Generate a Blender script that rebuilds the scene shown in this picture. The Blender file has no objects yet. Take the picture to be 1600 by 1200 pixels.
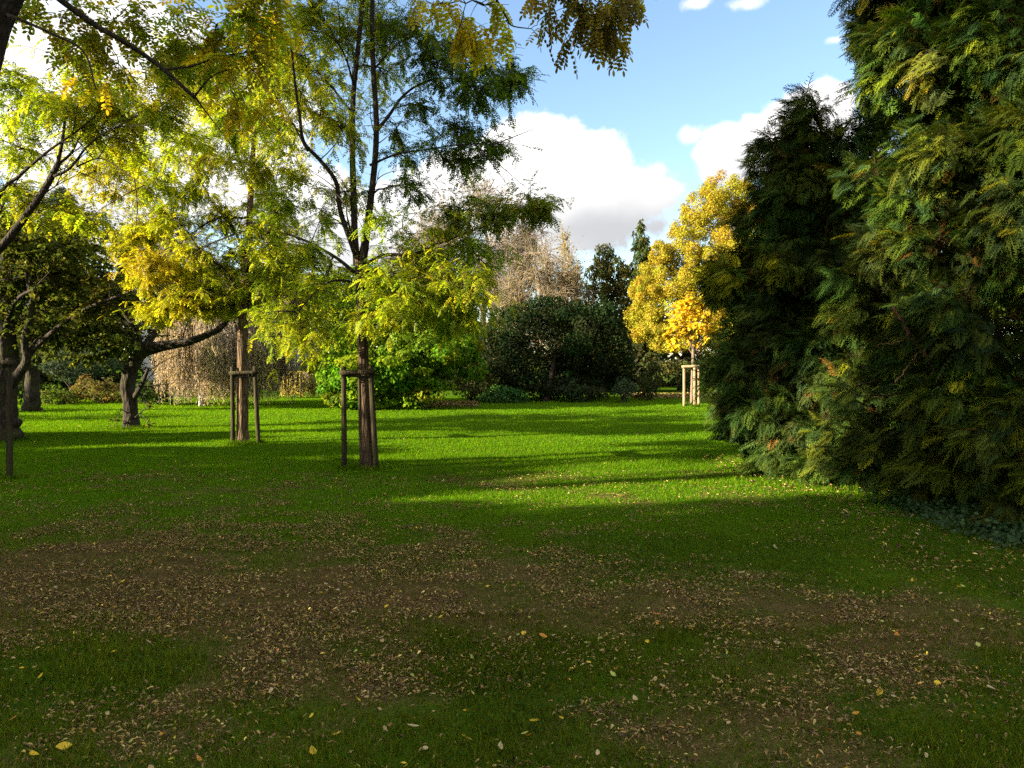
import bpy, math
import numpy as np
from mathutils import Vector

rad = math.radians
SC = bpy.context.scene
COL = SC.collection
F = 1200.0
EYE = 1.65
PITCH = -math.atan(34 / 1200)
CP, SP = math.cos(PITCH), math.sin(PITCH)


# ------------------------------------------------------------------ geometry helpers
def ray(px, py):
    a, b = (px - 800) / F, (600 - py) / F
    return np.array([a, CP - b * SP, SP + b * CP])


def P(px, py, D):
    d = ray(px, py)
    t = D / d[1]
    return np.array([d[0] * t, D, EYE + d[2] * t])


def G(px, py):
    d = ray(px, py)
    t = EYE / -d[2]
    return np.array([d[0] * t, d[1] * t, 0.0])


def nrm(v):
    return v / (np.linalg.norm(v, axis=-1, keepdims=True) + 1e-9)


def unit(rng, n):
    return nrm(rng.normal(size=(n, 3)))


def basis(f, up):
    f = nrm(f)
    s = nrm(np.cross(up, f))
    u = np.cross(f, s)
    return np.stack([f, s, u], axis=2)


def hashn(ix, iy, seed):
    h = (ix.astype(np.int64) * 374761393 + iy.astype(np.int64) * 668265263 + seed * 974711) & 0x7fffffff
    h = ((h ^ (h >> 13)) * 1274126177) & 0x7fffffff
    return ((h ^ (h >> 16)) & 0xffff) / 65535.0


def vnoise(x, y, seed=0):
    x = np.asarray(x, float); y = np.asarray(y, float)
    ix, iy = np.floor(x), np.floor(y)
    fx, fy = x - ix, y - iy
    fx = fx * fx * (3 - 2 * fx); fy = fy * fy * (3 - 2 * fy)
    a = hashn(ix, iy, seed); b = hashn(ix + 1, iy, seed)
    c = hashn(ix, iy + 1, seed); d = hashn(ix + 1, iy + 1, seed)
    return (a * (1 - fx) + b * fx) * (1 - fy) + (c * (1 - fx) + d * fx) * fy


def fbm(x, y, seed=0, o=4):
    s = 0; w = 0.5; t = 0
    for k in range(o):
        s = s + w * vnoise(x * 2 ** k, y * 2 ** k, seed + k); t += w; w *= 0.55
    return s / t


def sstep(a, b, x):
    t = np.clip((x - a) / (b - a), 0, 1)
    return t * t * (3 - 2 * t)


class MB:
    """collects geometry and links it as one mesh object"""
    def __init__(self):
        self.v = []; self.q = []; self.t = []; self.c = []; self.n = 0

    def add(self, v, faces, c):
        v = np.asarray(v, float).reshape(-1, 3)
        c = np.asarray(c, float)
        if c.ndim == 1:
            c = np.broadcast_to(c, v.shape)
        self.v.append(v); self.c.append(c)
        for f in faces:
            f = np.asarray(f, np.int64)
            (self.q if f.shape[1] == 4 else self.t).append(f + self.n)
        self.n += len(v)

    def build(self, name, mat, parent=None, loc=None, flat=False):
        me = bpy.data.meshes.new(name)
        o = bpy.data.objects.new(name, me)
        COL.objects.link(o)
        off = np.zeros(3)
        if parent is not None:
            o.parent = parent
            off = np.array(parent.get('_w', (0, 0, 0)))
        elif loc is not None:
            o.location = loc
            off = np.array(loc)
        if self.n == 0:
            return o
        v = np.concatenate(self.v) - off
        c = np.concatenate(self.c)
        q = np.concatenate(self.q) if self.q else np.zeros((0, 4), np.int64)
        t = np.concatenate(self.t) if self.t else np.zeros((0, 3), np.int64)
        loops = np.concatenate([q.ravel(), t.ravel()]).astype(np.int32)
        st = np.concatenate([np.arange(len(q)) * 4, len(q) * 4 + np.arange(len(t)) * 3]).astype(np.int32)
        me.vertices.add(len(v)); me.vertices.foreach_set('co', v.astype(np.float32).ravel())
        me.loops.add(len(loops)); me.loops.foreach_set('vertex_index', loops)
        me.polygons.add(len(st)); me.polygons.foreach_set('loop_start', st)
        at = me.attributes.new('col', 'FLOAT_COLOR', 'POINT')
        at.data.foreach_set('color', np.concatenate([c, np.ones((len(c), 1))], axis=1).astype(np.float32).ravel())
        me.update(calc_edges=True)
        if flat:
            me.polygons.foreach_set('use_smooth', np.zeros(len(st), bool))
        me.materials.append(mat)
        return o


def inst(mb, tv, tf, pos, R, scale, col):
    N, k = len(pos), len(tv)
    if N == 0:
        return
    scale = np.asarray(scale, float)
    if scale.ndim == 1:
        V = np.einsum('nij,kj->nki', R, tv) * scale[:, None, None] + pos[:, None]
    else:
        V = np.einsum('nij,nkj->nki', R, tv[None] * scale[:, None, :]) + pos[:, None]
    fs = [(f[None] + (np.arange(N) * k)[:, None, None]).reshape(-1, f.shape[1]) for f in tf]
    mb.add(V.reshape(-1, 3), fs, np.repeat(col, k, axis=0))


def tubes(mb, Pt, Rd, sides, col):
    """Pt (N,K,3) Rd (N,K): a batch of tubes"""
    N, K, _ = Pt.shape
    T = np.gradient(Pt, axis=1)
    T = nrm(T)
    ref = np.where(np.abs(T[..., 2:3]) > 0.9, np.array([1., 0, 0]), np.array([0, 0, 1.]))
    ref = np.broadcast_to(ref[:, :1], T.shape)
    A = nrm(np.cross(T, ref)); B = np.cross(T, A)
    an = np.arange(sides) / sides * 2 * math.pi
    V = (Pt[:, :, None] + Rd[:, :, None, None] * (np.cos(an)[None, None, :, None] * A[:, :, None] + np.sin(an)[None, None, :, None] * B[:, :, None]))
    i, j = np.meshgrid(np.arange(K - 1), np.arange(sides), indexing='ij')
    j2 = (j + 1) % sides
    f = np.stack([i * sides + j, i * sides + j2, (i + 1) * sides + j2, (i + 1) * sides + j], -1).reshape(-1, 4)
    fs = (f[None] + (np.arange(N) * K * sides)[:, None, None]).reshape(-1, 4)
    col = np.asarray(col, float)
    if col.ndim == 2:
        col = np.repeat(col, K * sides, axis=0)
    mb.add(V.reshape(-1, 3), [fs], col)


def catmull(pts, step=None, n=6):
    pts = np.asarray(pts, float)
    if len(pts) == 2:
        return pts[0] + (pts[1] - pts[0]) * np.linspace(0, 1, n + 1)[:, None]
    e = np.vstack([2 * pts[0] - pts[1], pts, 2 * pts[-1] - pts[-2]])
    out = []
    for k in range(1, len(e) - 2):
        p0, p1, p2, p3 = e[k - 1:k + 3]
        t = np.linspace(0, 1, n, endpoint=False)[:, None]
        out.append(0.5 * ((2 * p1) + (-p0 + p2) * t + (2 * p0 - 5 * p1 + 4 * p2 - p3) * t ** 2 + (-p0 + 3 * p1 - 3 * p2 + p3) * t ** 3))
    out.append(pts[-1:])
    return np.vstack(out)


def bark_tube(mb, pts, r, sides, rng, rough=0.1, col=(1, 1, 1), cap=True):
    """single tube with bark ridges and end caps"""
    K = len(pts)
    T = nrm(np.gradient(pts, axis=0))
    A = np.zeros_like(T); B = np.zeros_like(T)
    a = np.cross(T[0], [0.0, 1, 0.1]); a /= np.linalg.norm(a)
    for k in range(K):
        a = a - T[k] * np.dot(a, T[k]); a /= np.linalg.norm(a)
        A[k] = a; B[k] = np.cross(T[k], a)
    an = np.arange(sides) / sides * 2 * math.pi
    ph = rng.uniform(0, 100)
    seg = np.concatenate([[0], np.cumsum(np.linalg.norm(np.diff(pts, axis=0), axis=1))])
    jj, ss = np.meshgrid(np.arange(sides), seg)
    nz = vnoise(jj * 0.8 + ph, ss * 1.7, 3) * 0.6 + vnoise(jj * 3.1 + ph, ss * 6, 5) * 0.4
    rr = r[:, None] * (1 + rough * (nz - 0.5) * 2)
    V = pts[:, None] + rr[..., None] * (np.cos(an)[None, :, None] * A[:, None] + np.sin(an)[None, :, None] * B[:, None])
    i, j = np.meshgrid(np.arange(K - 1), np.arange(sides), indexing='ij')
    j2 = (j + 1) % sides
    f = np.stack([i * sides + j, i * sides + j2, (i + 1) * sides + j2, (i + 1) * sides + j], -1).reshape(-1, 4)
    V = V.reshape(-1, 3)
    fs = [f]
    if cap:
        n0 = len(V)
        V = np.vstack([V, pts[-1] + T[-1] * r[-1] * 0.15, pts[0]])
        k = np.arange(sides); k2 = (k + 1) % sides; b = (K - 1) * sides
        fs.append(np.stack([b + k, b + k2, np.full(sides, n0)], 1))
        fs.append(np.stack([k2, k, np.full(sides, n0 + 1)], 1))
    mb.add(V, fs, col)


def box(mb, x0, x1, y0, y1, z0, z1, col=(1, 1, 1)):
    v = [(x, y, z) for x in (x0, x1) for y in (y0, y1) for z in (z0, z1)]
    f = np.array([(0, 1, 3, 2), (4, 6, 7, 5), (0, 4, 5, 1), (2, 3, 7, 6), (0, 2, 6, 4), (1, 5, 7, 3)])
    mb.add(v, [f], col)


# ------------------------------------------------------------------ naming helpers
def tag(o, label=None, cat=None, group=None, kind=None):
    if label: o['label'] = label
    if cat: o['category'] = cat
    if group: o['group'] = group
    if kind: o['kind'] = kind
    return o


def thing(name, label, cat, loc, group=None):
    o = bpy.data.objects.new(name, None)
    COL.objects.link(o)
    o.location = [float(q) for q in loc]
    o.empty_display_size = 0.2
    o['_w'] = [float(q) for q in loc]
    return tag(o, label, cat, group)


# ------------------------------------------------------------------ materials
def newmat(name):
    m = bpy.data.materials.new(name); m.use_nodes = True
    nt = m.node_tree; nt.nodes.clear()
    out = nt.nodes.new('ShaderNodeOutputMaterial')
    return m, nt, out


def N(nt, typ, **kw):
    n = nt.nodes.new(typ)
    for k, v in kw.items():
        setattr(n, k, v)
    return n


def leafmat(name, trans=0.4, gloss=0.06, tint=(1.15, 1.15, 0.45), rough=0.45, var=0.25):
    m, nt, out = newmat(name)
    at = N(nt, 'ShaderNodeAttribute', attribute_name='col')
    tc = N(nt, 'ShaderNodeTexCoord')
    nz = N(nt, 'ShaderNodeTexNoise'); nz.inputs['Scale'].default_value = 40; nz.inputs['Detail'].default_value = 1
    nt.links.new(tc.outputs['Object'], nz.inputs['Vector'])
    mr = N(nt, 'ShaderNodeMapRange'); mr.inputs[1].default_value = 0.3; mr.inputs[2].default_value = 0.7
    mr.inputs[3].default_value = 1 - var; mr.inputs[4].default_value = 1 + var
    nt.links.new(nz.outputs['Fac'], mr.inputs[0])
    mul = N(nt, 'ShaderNodeVectorMath', operation='SCALE')
    nt.links.new(at.outputs['Color'], mul.inputs[0]); nt.links.new(mr.outputs[0], mul.inputs['Scale'])
    d = N(nt, 'ShaderNodeBsdfDiffuse'); nt.links.new(mul.outputs[0], d.inputs['Color'])
    t = N(nt, 'ShaderNodeBsdfTranslucent')
    tm = N(nt, 'ShaderNodeVectorMath', operation='MULTIPLY'); tm.inputs[1].default_value = tint
    nt.links.new(mul.outputs[0], tm.inputs[0]); nt.links.new(tm.outputs[0], t.inputs['Color'])
    mx = N(nt, 'ShaderNodeMixShader'); mx.inputs[0].default_value = trans
    nt.links.new(d.outputs[0], mx.inputs[1]); nt.links.new(t.outputs[0], mx.inputs[2])
    last = mx
    if gloss > 0:
        g = N(nt, 'ShaderNodeBsdfGlossy'); g.inputs['Roughness'].default_value = rough
        m2 = N(nt, 'ShaderNodeMixShader'); m2.inputs[0].default_value = gloss
        nt.links.new(mx.outputs[0], m2.inputs[1]); nt.links.new(g.outputs[0], m2.inputs[2]); last = m2
    nt.links.new(last.outputs[0], out.inputs['Surface'])
    return m


def barkmat(name, c1, c2, scale=18, stretch=0.18, bump=0.6, moss=None):
    m, nt, out = newmat(name)
    tc = N(nt, 'ShaderNodeTexCoord')
    mp = N(nt, 'ShaderNodeMapping'); mp.inputs['Scale'].default_value = (1, 1, stretch)
    nt.links.new(tc.outputs['Object'], mp.inputs['Vector'])
    nz = N(nt, 'ShaderNodeTexNoise'); nz.inputs['Scale'].default_value = scale; nz.inputs['Detail'].default_value = 6
    nz.inputs['Roughness'].default_value = 0.65
    nt.links.new(mp.outputs[0], nz.inputs['Vector'])
    vo = N(nt, 'ShaderNodeTexVoronoi', feature='DISTANCE_TO_EDGE'); vo.inputs['Scale'].default_value = scale * 1.3
    nt.links.new(mp.outputs[0], vo.inputs['Vector'])
    mm = N(nt, 'ShaderNodeMath', operation='MULTIPLY_ADD'); mm.inputs[1].default_value = 1.2; mm.inputs[2].default_value = -0.1
    nt.links.new(vo.outputs['Distance'], mm.inputs[0])
    ad = N(nt, 'ShaderNodeMath', operation='ADD', use_clamp=True)
    nt.links.new(nz.outputs['Fac'], ad.inputs[0]); nt.links.new(mm.outputs[0], ad.inputs[1])
    cr = N(nt, 'ShaderNodeValToRGB')
    cr.color_ramp.elements[0].position = 0.3; cr.color_ramp.elements[0].color = (*c1, 1)
    cr.color_ramp.elements[1].position = 0.85; cr.color_ramp.elements[1].color = (*c2, 1)
    nt.links.new(ad.outputs[0], cr.inputs[0])
    src = cr.outputs[0]
    if moss:
        n2 = N(nt, 'ShaderNodeTexNoise'); n2.inputs['Scale'].default_value = 3.0; n2.inputs['Detail'].default_value = 5
        nt.links.new(tc.outputs['Object'], n2.inputs['Vector'])
        mr = N(nt, 'ShaderNodeMapRange'); mr.inputs[1].default_value = 0.5; mr.inputs[2].default_value = 0.68; mr.inputs[4].default_value = 0.7
        nt.links.new(n2.outputs['Fac'], mr.inputs[0])
        mx = N(nt, 'ShaderNodeMix', data_type='RGBA')
        nt.links.new(mr.outputs[0], mx.inputs[0]); nt.links.new(src, mx.inputs[6]); mx.inputs[7].default_value = (*moss, 1)
        src = mx.outputs[2]
    b = N(nt, 'ShaderNodeBsdfPrincipled'); b.inputs['Roughness'].default_value = 0.9
    b.inputs['Specular IOR Level'].default_value = 0.15
    nt.links.new(src, b.inputs['Base Color'])
    bp = N(nt, 'ShaderNodeBump'); bp.inputs['Strength'].default_value = bump; bp.inputs['Distance'].default_value = 0.03
    nt.links.new(ad.outputs[0], bp.inputs['Height']); nt.links.new(bp.outputs[0], b.inputs['Normal'])
    nt.links.new(b.outputs[0], out.inputs['Surface'])
    return m


def plainmat(name, c, rough=0.8, var=0.15, scale=6.0, metal=0.0, spec=0.3):
    m, nt, out = newmat(name)
    tc = N(nt, 'ShaderNodeTexCoord')
    nz = N(nt, 'ShaderNodeTexNoise'); nz.inputs['Scale'].default_value = scale; nz.inputs['Detail'].default_value = 5
    nt.links.new(tc.outputs['Object'], nz.inputs['Vector'])
    mr = N(nt, 'ShaderNodeMapRange'); mr.inputs[1].default_value = 0.25; mr.inputs[2].default_value = 0.75
    mr.inputs[3].default_value = 1 - var; mr.inputs[4].default_value = 1 + var
    nt.links.new(nz.outputs['Fac'], mr.inputs[0])
    mul = N(nt, 'ShaderNodeVectorMath', operation='SCALE'); mul.inputs[0].default_value = c
    nt.links.new(mr.outputs[0], mul.inputs['Scale'])
    b = N(nt, 'ShaderNodeBsdfPrincipled'); b.inputs['Roughness'].default_value = rough
    b.inputs['Metallic'].default_value = metal; b.inputs['Specular IOR Level'].default_value = spec
    nt.links.new(mul.outputs[0], b.inputs['Base Color'])
    nt.links.new(b.outputs[0], out.inputs['Surface'])
    return m


def groundmat():
    m, nt, out = newmat('lawn_soil')
    at = N(nt, 'ShaderNodeAttribute', attribute_name='col')
    tc = N(nt, 'ShaderNodeTexCoord')
    n1 = N(nt, 'ShaderNodeTexNoise'); n1.inputs['Scale'].default_value = 9; n1.inputs['Detail'].default_value = 8; n1.inputs['Roughness'].default_value = 0.7
    n2 = N(nt, 'ShaderNodeTexNoise'); n2.inputs['Scale'].default_value = 90; n2.inputs['Detail'].default_value = 4
    for n in (n1, n2):
        nt.links.new(tc.outputs['Object'], n.inputs['Vector'])
    ml = N(nt, 'ShaderNodeMath', operation='MULTIPLY'); nt.links.new(n1.outputs['Fac'], ml.inputs[0]); nt.links.new(n2.outputs['Fac'], ml.inputs[1])
    mr = N(nt, 'ShaderNodeMapRange'); mr.inputs[1].default_value = 0.1; mr.inputs[2].default_value = 0.45; mr.inputs[3].default_value = 0.45; mr.inputs[4].default_value = 1.5
    nt.links.new(ml.outputs[0], mr.inputs[0])
    mul = N(nt, 'ShaderNodeVectorMath', operation='SCALE')
    nt.links.new(at.outputs['Color'], mul.inputs[0]); nt.links.new(mr.outputs[0], mul.inputs['Scale'])
    b = N(nt, 'ShaderNodeBsdfDiffuse'); nt.links.new(mul.outputs[0], b.inputs['Color'])
    bp = N(nt, 'ShaderNodeBump'); bp.inputs['Strength'].default_value = 0.8; bp.inputs['Distance'].default_value = 0.03
    nt.links.new(ml.outputs[0], bp.inputs['Height']); nt.links.new(bp.outputs[0], b.inputs['Normal'])
    nt.links.new(b.outputs[0], out.inputs['Surface'])
    return m


M_ROB = leafmat('robinia_leaf', 0.6, 0.012)
M_LEAF = leafmat('broad_leaf', 0.35, 0.0)
M_GLOSS = leafmat('glossy_leaf', 0.2, 0.012, rough=0.4)
M_BUSH = leafmat('thin_bush_leaf', 0.5, 0.0)
M_MATT = leafmat('matt_leaf', 0.2, 0.0)
M_CON = leafmat('conifer_spray', 0.2, 0.0)
M_GRASS = leafmat('grass_blade', 0.48, 0.0, tint=(1.42, 1.25, 0.35))
M_DRY = leafmat('fallen_leaf', 0.12, 0.03, tint=(1.1, 0.9, 0.6), var=0.3)
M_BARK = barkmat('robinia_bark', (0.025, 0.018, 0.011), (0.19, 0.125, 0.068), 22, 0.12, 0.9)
M_BARK_SHADE = barkmat('shaded_robinia_bark', (0.02, 0.014, 0.009), (0.11, 0.072, 0.04), 22, 0.12, 0.9)  # darker copy of the bark: the middle trunk's shade put into colour
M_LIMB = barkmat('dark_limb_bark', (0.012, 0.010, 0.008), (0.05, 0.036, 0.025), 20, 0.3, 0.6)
M_OLD = barkmat('old_mossy_bark', (0.012, 0.010, 0.008), (0.055, 0.043, 0.028), 14, 0.25, 1.0, moss=(0.045, 0.05, 0.014))
M_RED = barkmat('red_conifer_bark', (0.03, 0.016, 0.009), (0.17, 0.085, 0.035), 18, 0.15, 0.8)
M_PALE = barkmat('pale_bark', (0.07, 0.053, 0.036), (0.22, 0.165, 0.115), 20, 0.3, 0.5)
M_BIRCH = barkmat('birch_bark', (0.25, 0.22, 0.19), (0.75, 0.70, 0.62), 9, 2.2, 0.3)
M_POST = barkmat('weathered_post_wood', (0.018, 0.014, 0.008), (0.06, 0.047, 0.025), 25, 0.06, 0.4, moss=(0.045, 0.047, 0.014))
M_FRESH = barkmat('fresh_post_wood', (0.20, 0.14, 0.075), (0.36, 0.27, 0.16), 25, 0.06, 0.25)
M_TWIG = plainmat('twig_bark', (0.035, 0.025, 0.017), 0.9, 0.3)
M_TWIGP = plainmat('pale_twig_bark', (0.22, 0.175, 0.12), 0.9, 0.3)
M_STRAP = plainmat('dark_strap', (0.03, 0.028, 0.024), 0.8)

# ------------------------------------------------------------------ leaf templates
def t_kite(w=0.3, fold=0.06):
    v = np.array([(0, 0, 0), (0.45, w, fold), (1, 0, -0.08), (0.45, -w, fold)])
    return v, [np.array([(0, 1, 2, 3)])]


def t_robinia(pairs=6, six=False, wl=0.23, ww=0.062):
    v = []; q = []; t = []
    def leaflet(b, d, L, w):
        n = np.array([-d[1], d[0], 0]); dz = np.array([0, 0, -0.25 * L])
        k = len(v)
        if six:
            v.extend([b, b + d * L * .3 + n * w * .85 + dz * .2, b + d * L * .7 + n * w * .85 + dz * .6, b + d * L + dz,
                      b + d * L * .7 - n * w * .85 + dz * .6, b + d * L * .3 - n * w * .85 + dz * .2])
            q.append((k, k + 1, k + 2, k + 3)); q.append((k, k + 3, k + 4, k + 5))
        else:
            v.extend([b, b + d * L * .5 + n * w + dz * .4, b + d * L + dz, b + d * L * .5 - n * w + dz * .4])
            q.append((k, k + 1, k + 2, k + 3))
    rs = np.random.default_rng(5)
    def rach(x):
        return np.array([x, 0, -0.28 * x * x])
    for i in range(pairs):
        x = 0.16 + 0.74 * i / (pairs - 1)
        for s in (1, -1):
            a = s * (1.25 + rs.uniform(-.15, .15))
            leaflet(rach(x + rs.uniform(-.02, .02)), np.array([math.cos(a), math.sin(a), 0]), wl * rs.uniform(.85, 1.1), ww)
    leaflet(rach(0.95), np.array([1., 0, -.3]), wl, ww)
    k = len(v)
    w = 0.006
    for x in (0, .5, .97):
        v.extend([rach(x) + np.array([0, w, 0]), rach(x) - np.array([0, w, 0])])
    q += [(k, k + 2, k + 3, k + 1), (k + 2, k + 4, k + 5, k + 3)]
    return np.array(v, float), [np.array(q)]


def t_spray(pairs=8, sub=True, seed=1):
    """flat drooping conifer spray"""
    v = []; q = []
    rs = np.random.default_rng(seed)
    def ax(x):
        return np.array([x, 0.04 * math.sin(x * 5), -0.22 * x * x])
    def needle(b, d, L, w):
        n = np.array([-d[1], d[0], 0]); n = n / (np.linalg.norm(n) + 1e-9)
        k = len(v)
        dr = np.array([0, 0, -0.3 * L])
        v.extend([b, b + d * L * .45 + n * w + dr * .3, b + d * L + dr, b + d * L * .45 - n * w + dr * .3])
        q.append((k, k + 1, k + 2, k + 3))
    needle(ax(0), np.array([1., 0, 0]), 1.0, 0.022)
    for i in range(pairs):
        x = 0.08 + 0.86 * i / (pairs - 1)
        L = (0.42 * (1 - x) + 0.1) * rs.uniform(.8, 1.2)
        for s in (1, -1):
            a = s * rs.uniform(.65, .95)
            d = np.array([math.cos(a), math.sin(a), rs.uniform(-.2, .1)])
            b = ax(x)
            needle(b, d, L, 0.019)
            if sub and L > 0.17:
                for u, ss in ((.35, 1), (.6, -1)):
                    a2 = a + ss * .75
                    needle(b + d * L * u, np.array([math.cos(a2), math.sin(a2), -.1]), L * .5, 0.017)
    return np.array(v, float), [np.array(q)]


KITE = t_kite(); KITEW = t_kite(0.42, 0.1); KITEN = t_kite(0.16, 0.03)
ROB = t_robinia(5, False, .25, .082); ROB6 = t_robinia(6, True, 0.23, 0.062)
SPRAYS = [t_spray(11, True, s) for s in (1, 2, 3)]
SPRAY_L = t_spray(6, False, 4)


def pick(rng, n, pal, w=None, jit=0.18):
    pal = np.asarray(pal, float)
    w = None if w is None else np.asarray(w, float) / np.sum(w)
    a = pal[rng.choice(len(pal), n, p=w)]; b = pal[rng.choice(len(pal), n, p=w)]
    u = rng.uniform(0, .5, (n, 1))
    return (a * (1 - u) + b * u) * np.exp(rng.normal(0, jit, (n, 1)))


# ------------------------------------------------------------------ tree builder: skeleton + leafy clumps
class Tree:
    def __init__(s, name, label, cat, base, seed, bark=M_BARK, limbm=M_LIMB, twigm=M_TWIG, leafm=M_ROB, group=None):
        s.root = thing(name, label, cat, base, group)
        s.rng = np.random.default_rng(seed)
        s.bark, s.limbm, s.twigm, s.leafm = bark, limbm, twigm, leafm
        s.nodes = []; s.nr = []; s.dn = 1.0; s.dl = 1.0; s.soft = .62
        s.tw = MB(); s.lf = MB()

    def reg(s, pts, r):
        s.nodes.extend(list(pts)); s.nr.extend(list(r))

    def limb(s, pts, r0, r1, name='limb', sides=9, mat=None, rough=0.12, radii=None, n=6, jitter=0.0):
        pts = catmull(pts, n=n)
        if jitter:
            pts[1:-1] += s.rng.normal(0, jitter, (len(pts) - 2, 3))
        if radii is not None:
            r = np.interp(np.linspace(0, 1, len(pts)), np.linspace(0, 1, len(radii)), radii)
        else:
            r = r0 + (r1 - r0) * np.linspace(0, 1, len(pts)) ** 0.8
        mb = MB()
        bark_tube(mb, pts, r, sides, s.rng, rough)
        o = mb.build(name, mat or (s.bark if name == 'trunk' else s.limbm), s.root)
        s.reg(pts, r)
        return pts

    def side(s, pts, k, L, r0, up=0.3, droop=0.15):
        """extra side branches off a limb, kept in the twig mesh"""
        rng = s.rng
        i = rng.integers(len(pts) // 4, len(pts), k)
        a = pts[i]
        T = nrm(np.gradient(pts, axis=0))[i]
        d = nrm(T * 0.8 + unit(rng, k) * 0.9 + np.array([0, 0, up]))
        l = L * rng.uniform(.5, 1.1, k)
        c = a + d * l[:, None]; c[:, 2] -= droop * l
        b = a + d * (l * .5)[:, None] + rng.normal(0, .08, (k, 3)) * l[:, None]
        t = np.linspace(0, 1, 7)[None, :, None]
        pp = (1 - t) ** 2 * a[:, None] + 2 * t * (1 - t) * b[:, None] + t * t * c[:, None]
        rr = r0 * (1 - .75 * np.linspace(0, 1, 7))[None] * np.ones((k, 1))
        tubes(s.tw, pp, rr, 5, (1, 1, 1))
        s.reg(pp.reshape(-1, 3), rr.ravel())
        return c

    def clump(s, c, r, nt, lp=5, tmpl=ROB, size=(.16, .24), pal=None, w=None, tlen=0.45, droop=0.35, leafy=1.0, tw_r=0.006, hue=0.07, br_r=0.014):
        rng = s.rng; nt = int(nt * s.dn); lp = lp * s.dl
        c = np.asarray(c, float); r = np.asarray(r, float)
        nd = np.asarray(s.nodes); nr = np.asarray(s.nr)
        cost = np.linalg.norm(nd - c, axis=1) + 0.6 * np.maximum(0, nd[:, 2] - c[2])
        i = int(np.argmin(cost)); a = nd[i]
        e = c + (c - a) * 0.15
        L = np.linalg.norm(e - a)
        m = (a + e) / 2 + rng.normal(0, .12, 3) * L + np.array([0, 0, .12 * L])
        t = np.linspace(0, 1, 9)[:, None]
        br = (1 - t) ** 2 * a + 2 * t * (1 - t) * m + t * t * e
        br[1:-1] += rng.normal(0, 0.025, (7, 3)) * min(L, 1)
        rb = np.linspace(min(nr[i] * .6, br_r + 0.008 * L), max(tw_r, .004), 9)
        tubes(s.tw, br[None], rb[None], 5, (1, 1, 1))
        s.reg(br[3:], rb[3:])
        # twigs
        q = rng.normal(0, s.soft, (nt, 3)) * r + c
        base = np.vstack([br[2:], br[3:]])
        dd = np.linalg.norm(q[:, None] - base[None], axis=2) * rng.uniform(.8, 1.25, (nt, len(base)))
        st = base[np.argmin(dd, 1)]
        Lq = np.linalg.norm(q - st, axis=1, keepdims=True)
        mid = (st + q) / 2 + rng.normal(0, .1, (nt, 3)) * Lq + np.array([0, 0, .1]) * Lq
        t = np.linspace(0, 1, 5)[None, :, None]
        tp = (1 - t) ** 2 * st[:, None] + 2 * t * (1 - t) * mid[:, None] + t * t * q[:, None]
        tubes(s.tw, tp, np.linspace(tw_r, tw_r * .4, 5)[None] * np.ones((nt, 1)), 3, (1, 1, 1))
        # leaves
        n = int(nt * lp * leafy)
        if n == 0 or pal is None:
            return
        k = rng.integers(0, nt, n); u = rng.uniform(.25, 1.0, n)[:, None]
        pos = (1 - u) ** 2 * st[k] + 2 * u * (1 - u) * mid[k] + u * u * q[k]
        tdir = nrm(q[k] - st[k])
        f = nrm(tdir * .5 + unit(rng, n) * np.array([1, 1, .5]) * .9 + np.array([0, 0, -droop]))
        up = nrm(np.array([0, 0, 1.0]) + unit(rng, n) * .55)
        col = pick(rng, n, pal, w) * np.exp(rng.normal(0, hue, (1, 3)) * np.array([1, .5, .6]))
        inst(s.lf, tmpl[0], tmpl[1], pos, basis(f, up), rng.uniform(*size, n), col)

    def px(s, px, py, rx, ry, D, dr, nt, **kw):
        s.clump(P(px, py, D), (rx / F * D, dr, ry / F * D), nt, **kw)

    def done(s, leafname='crown'):
        if s.tw.n: s.tw.build('twigs', s.twigm, s.root)
        if s.lf.n: s.lf.build(leafname, s.leafm, s.root)
        return s.root


# ------------------------------------------------------------------ foliage clouds (bushes, distant trees)
def cloud(mb, rng, lumps, dens, size, pal, w=None, tmpl=KITE, hue=0.12, shell=.55, up=.4, out=.7, keep_in=.6, lump_pal=0.0, droop=.2):
    """leaves over many overlapping lumps; lumps (M,6) = centre, radii"""
    lumps = np.asarray(lumps, float)
    for i, l in enumerate(lumps):
        c, r = l[:3], l[3:]
        area = 4 * math.pi * ((r[0] * r[1]) ** 1.6 / 3 + (r[0] * r[2]) ** 1.6 / 3 + (r[1] * r[2]) ** 1.6 / 3) ** (1 / 1.6)
        n = max(4, int(area * dens))
        d = unit(rng, n)
        rr = rng.uniform(shell, 1.06, (n, 1)) ** .8
        pos = c + d * rr * r
        near = lumps[np.linalg.norm(lumps[:, :3] - c, axis=1) < 2.5 * (r.max() + .2)]
        ins = np.zeros(n, bool)
        for m in near:
            if m is l or (m[0] == l[0] and m[1] == l[1]): continue
            ins |= (np.sum(((pos - m[:3]) / m[3:]) ** 2, 1) < keep_in ** 2)
        ok = ~ins & (pos[:, 2] > 0.03)
        pos = pos[ok]; d = d[ok]; n = len(pos)
        if n == 0: continue
        nm = nrm(d * out + unit(rng, n) * .6 + np.array([0, 0, up]))
        f = nrm(np.cross(nm, unit(rng, n)) + np.array([0, 0, -droop]))
        col = pick(rng, n, pal, w) * np.exp(rng.normal(0, hue, (1, 3)) * np.array([1, .6, .6]))
        inst(mb, tmpl[0], tmpl[1], pos, basis(f, nm), rng.uniform(*size, n), col)


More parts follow.
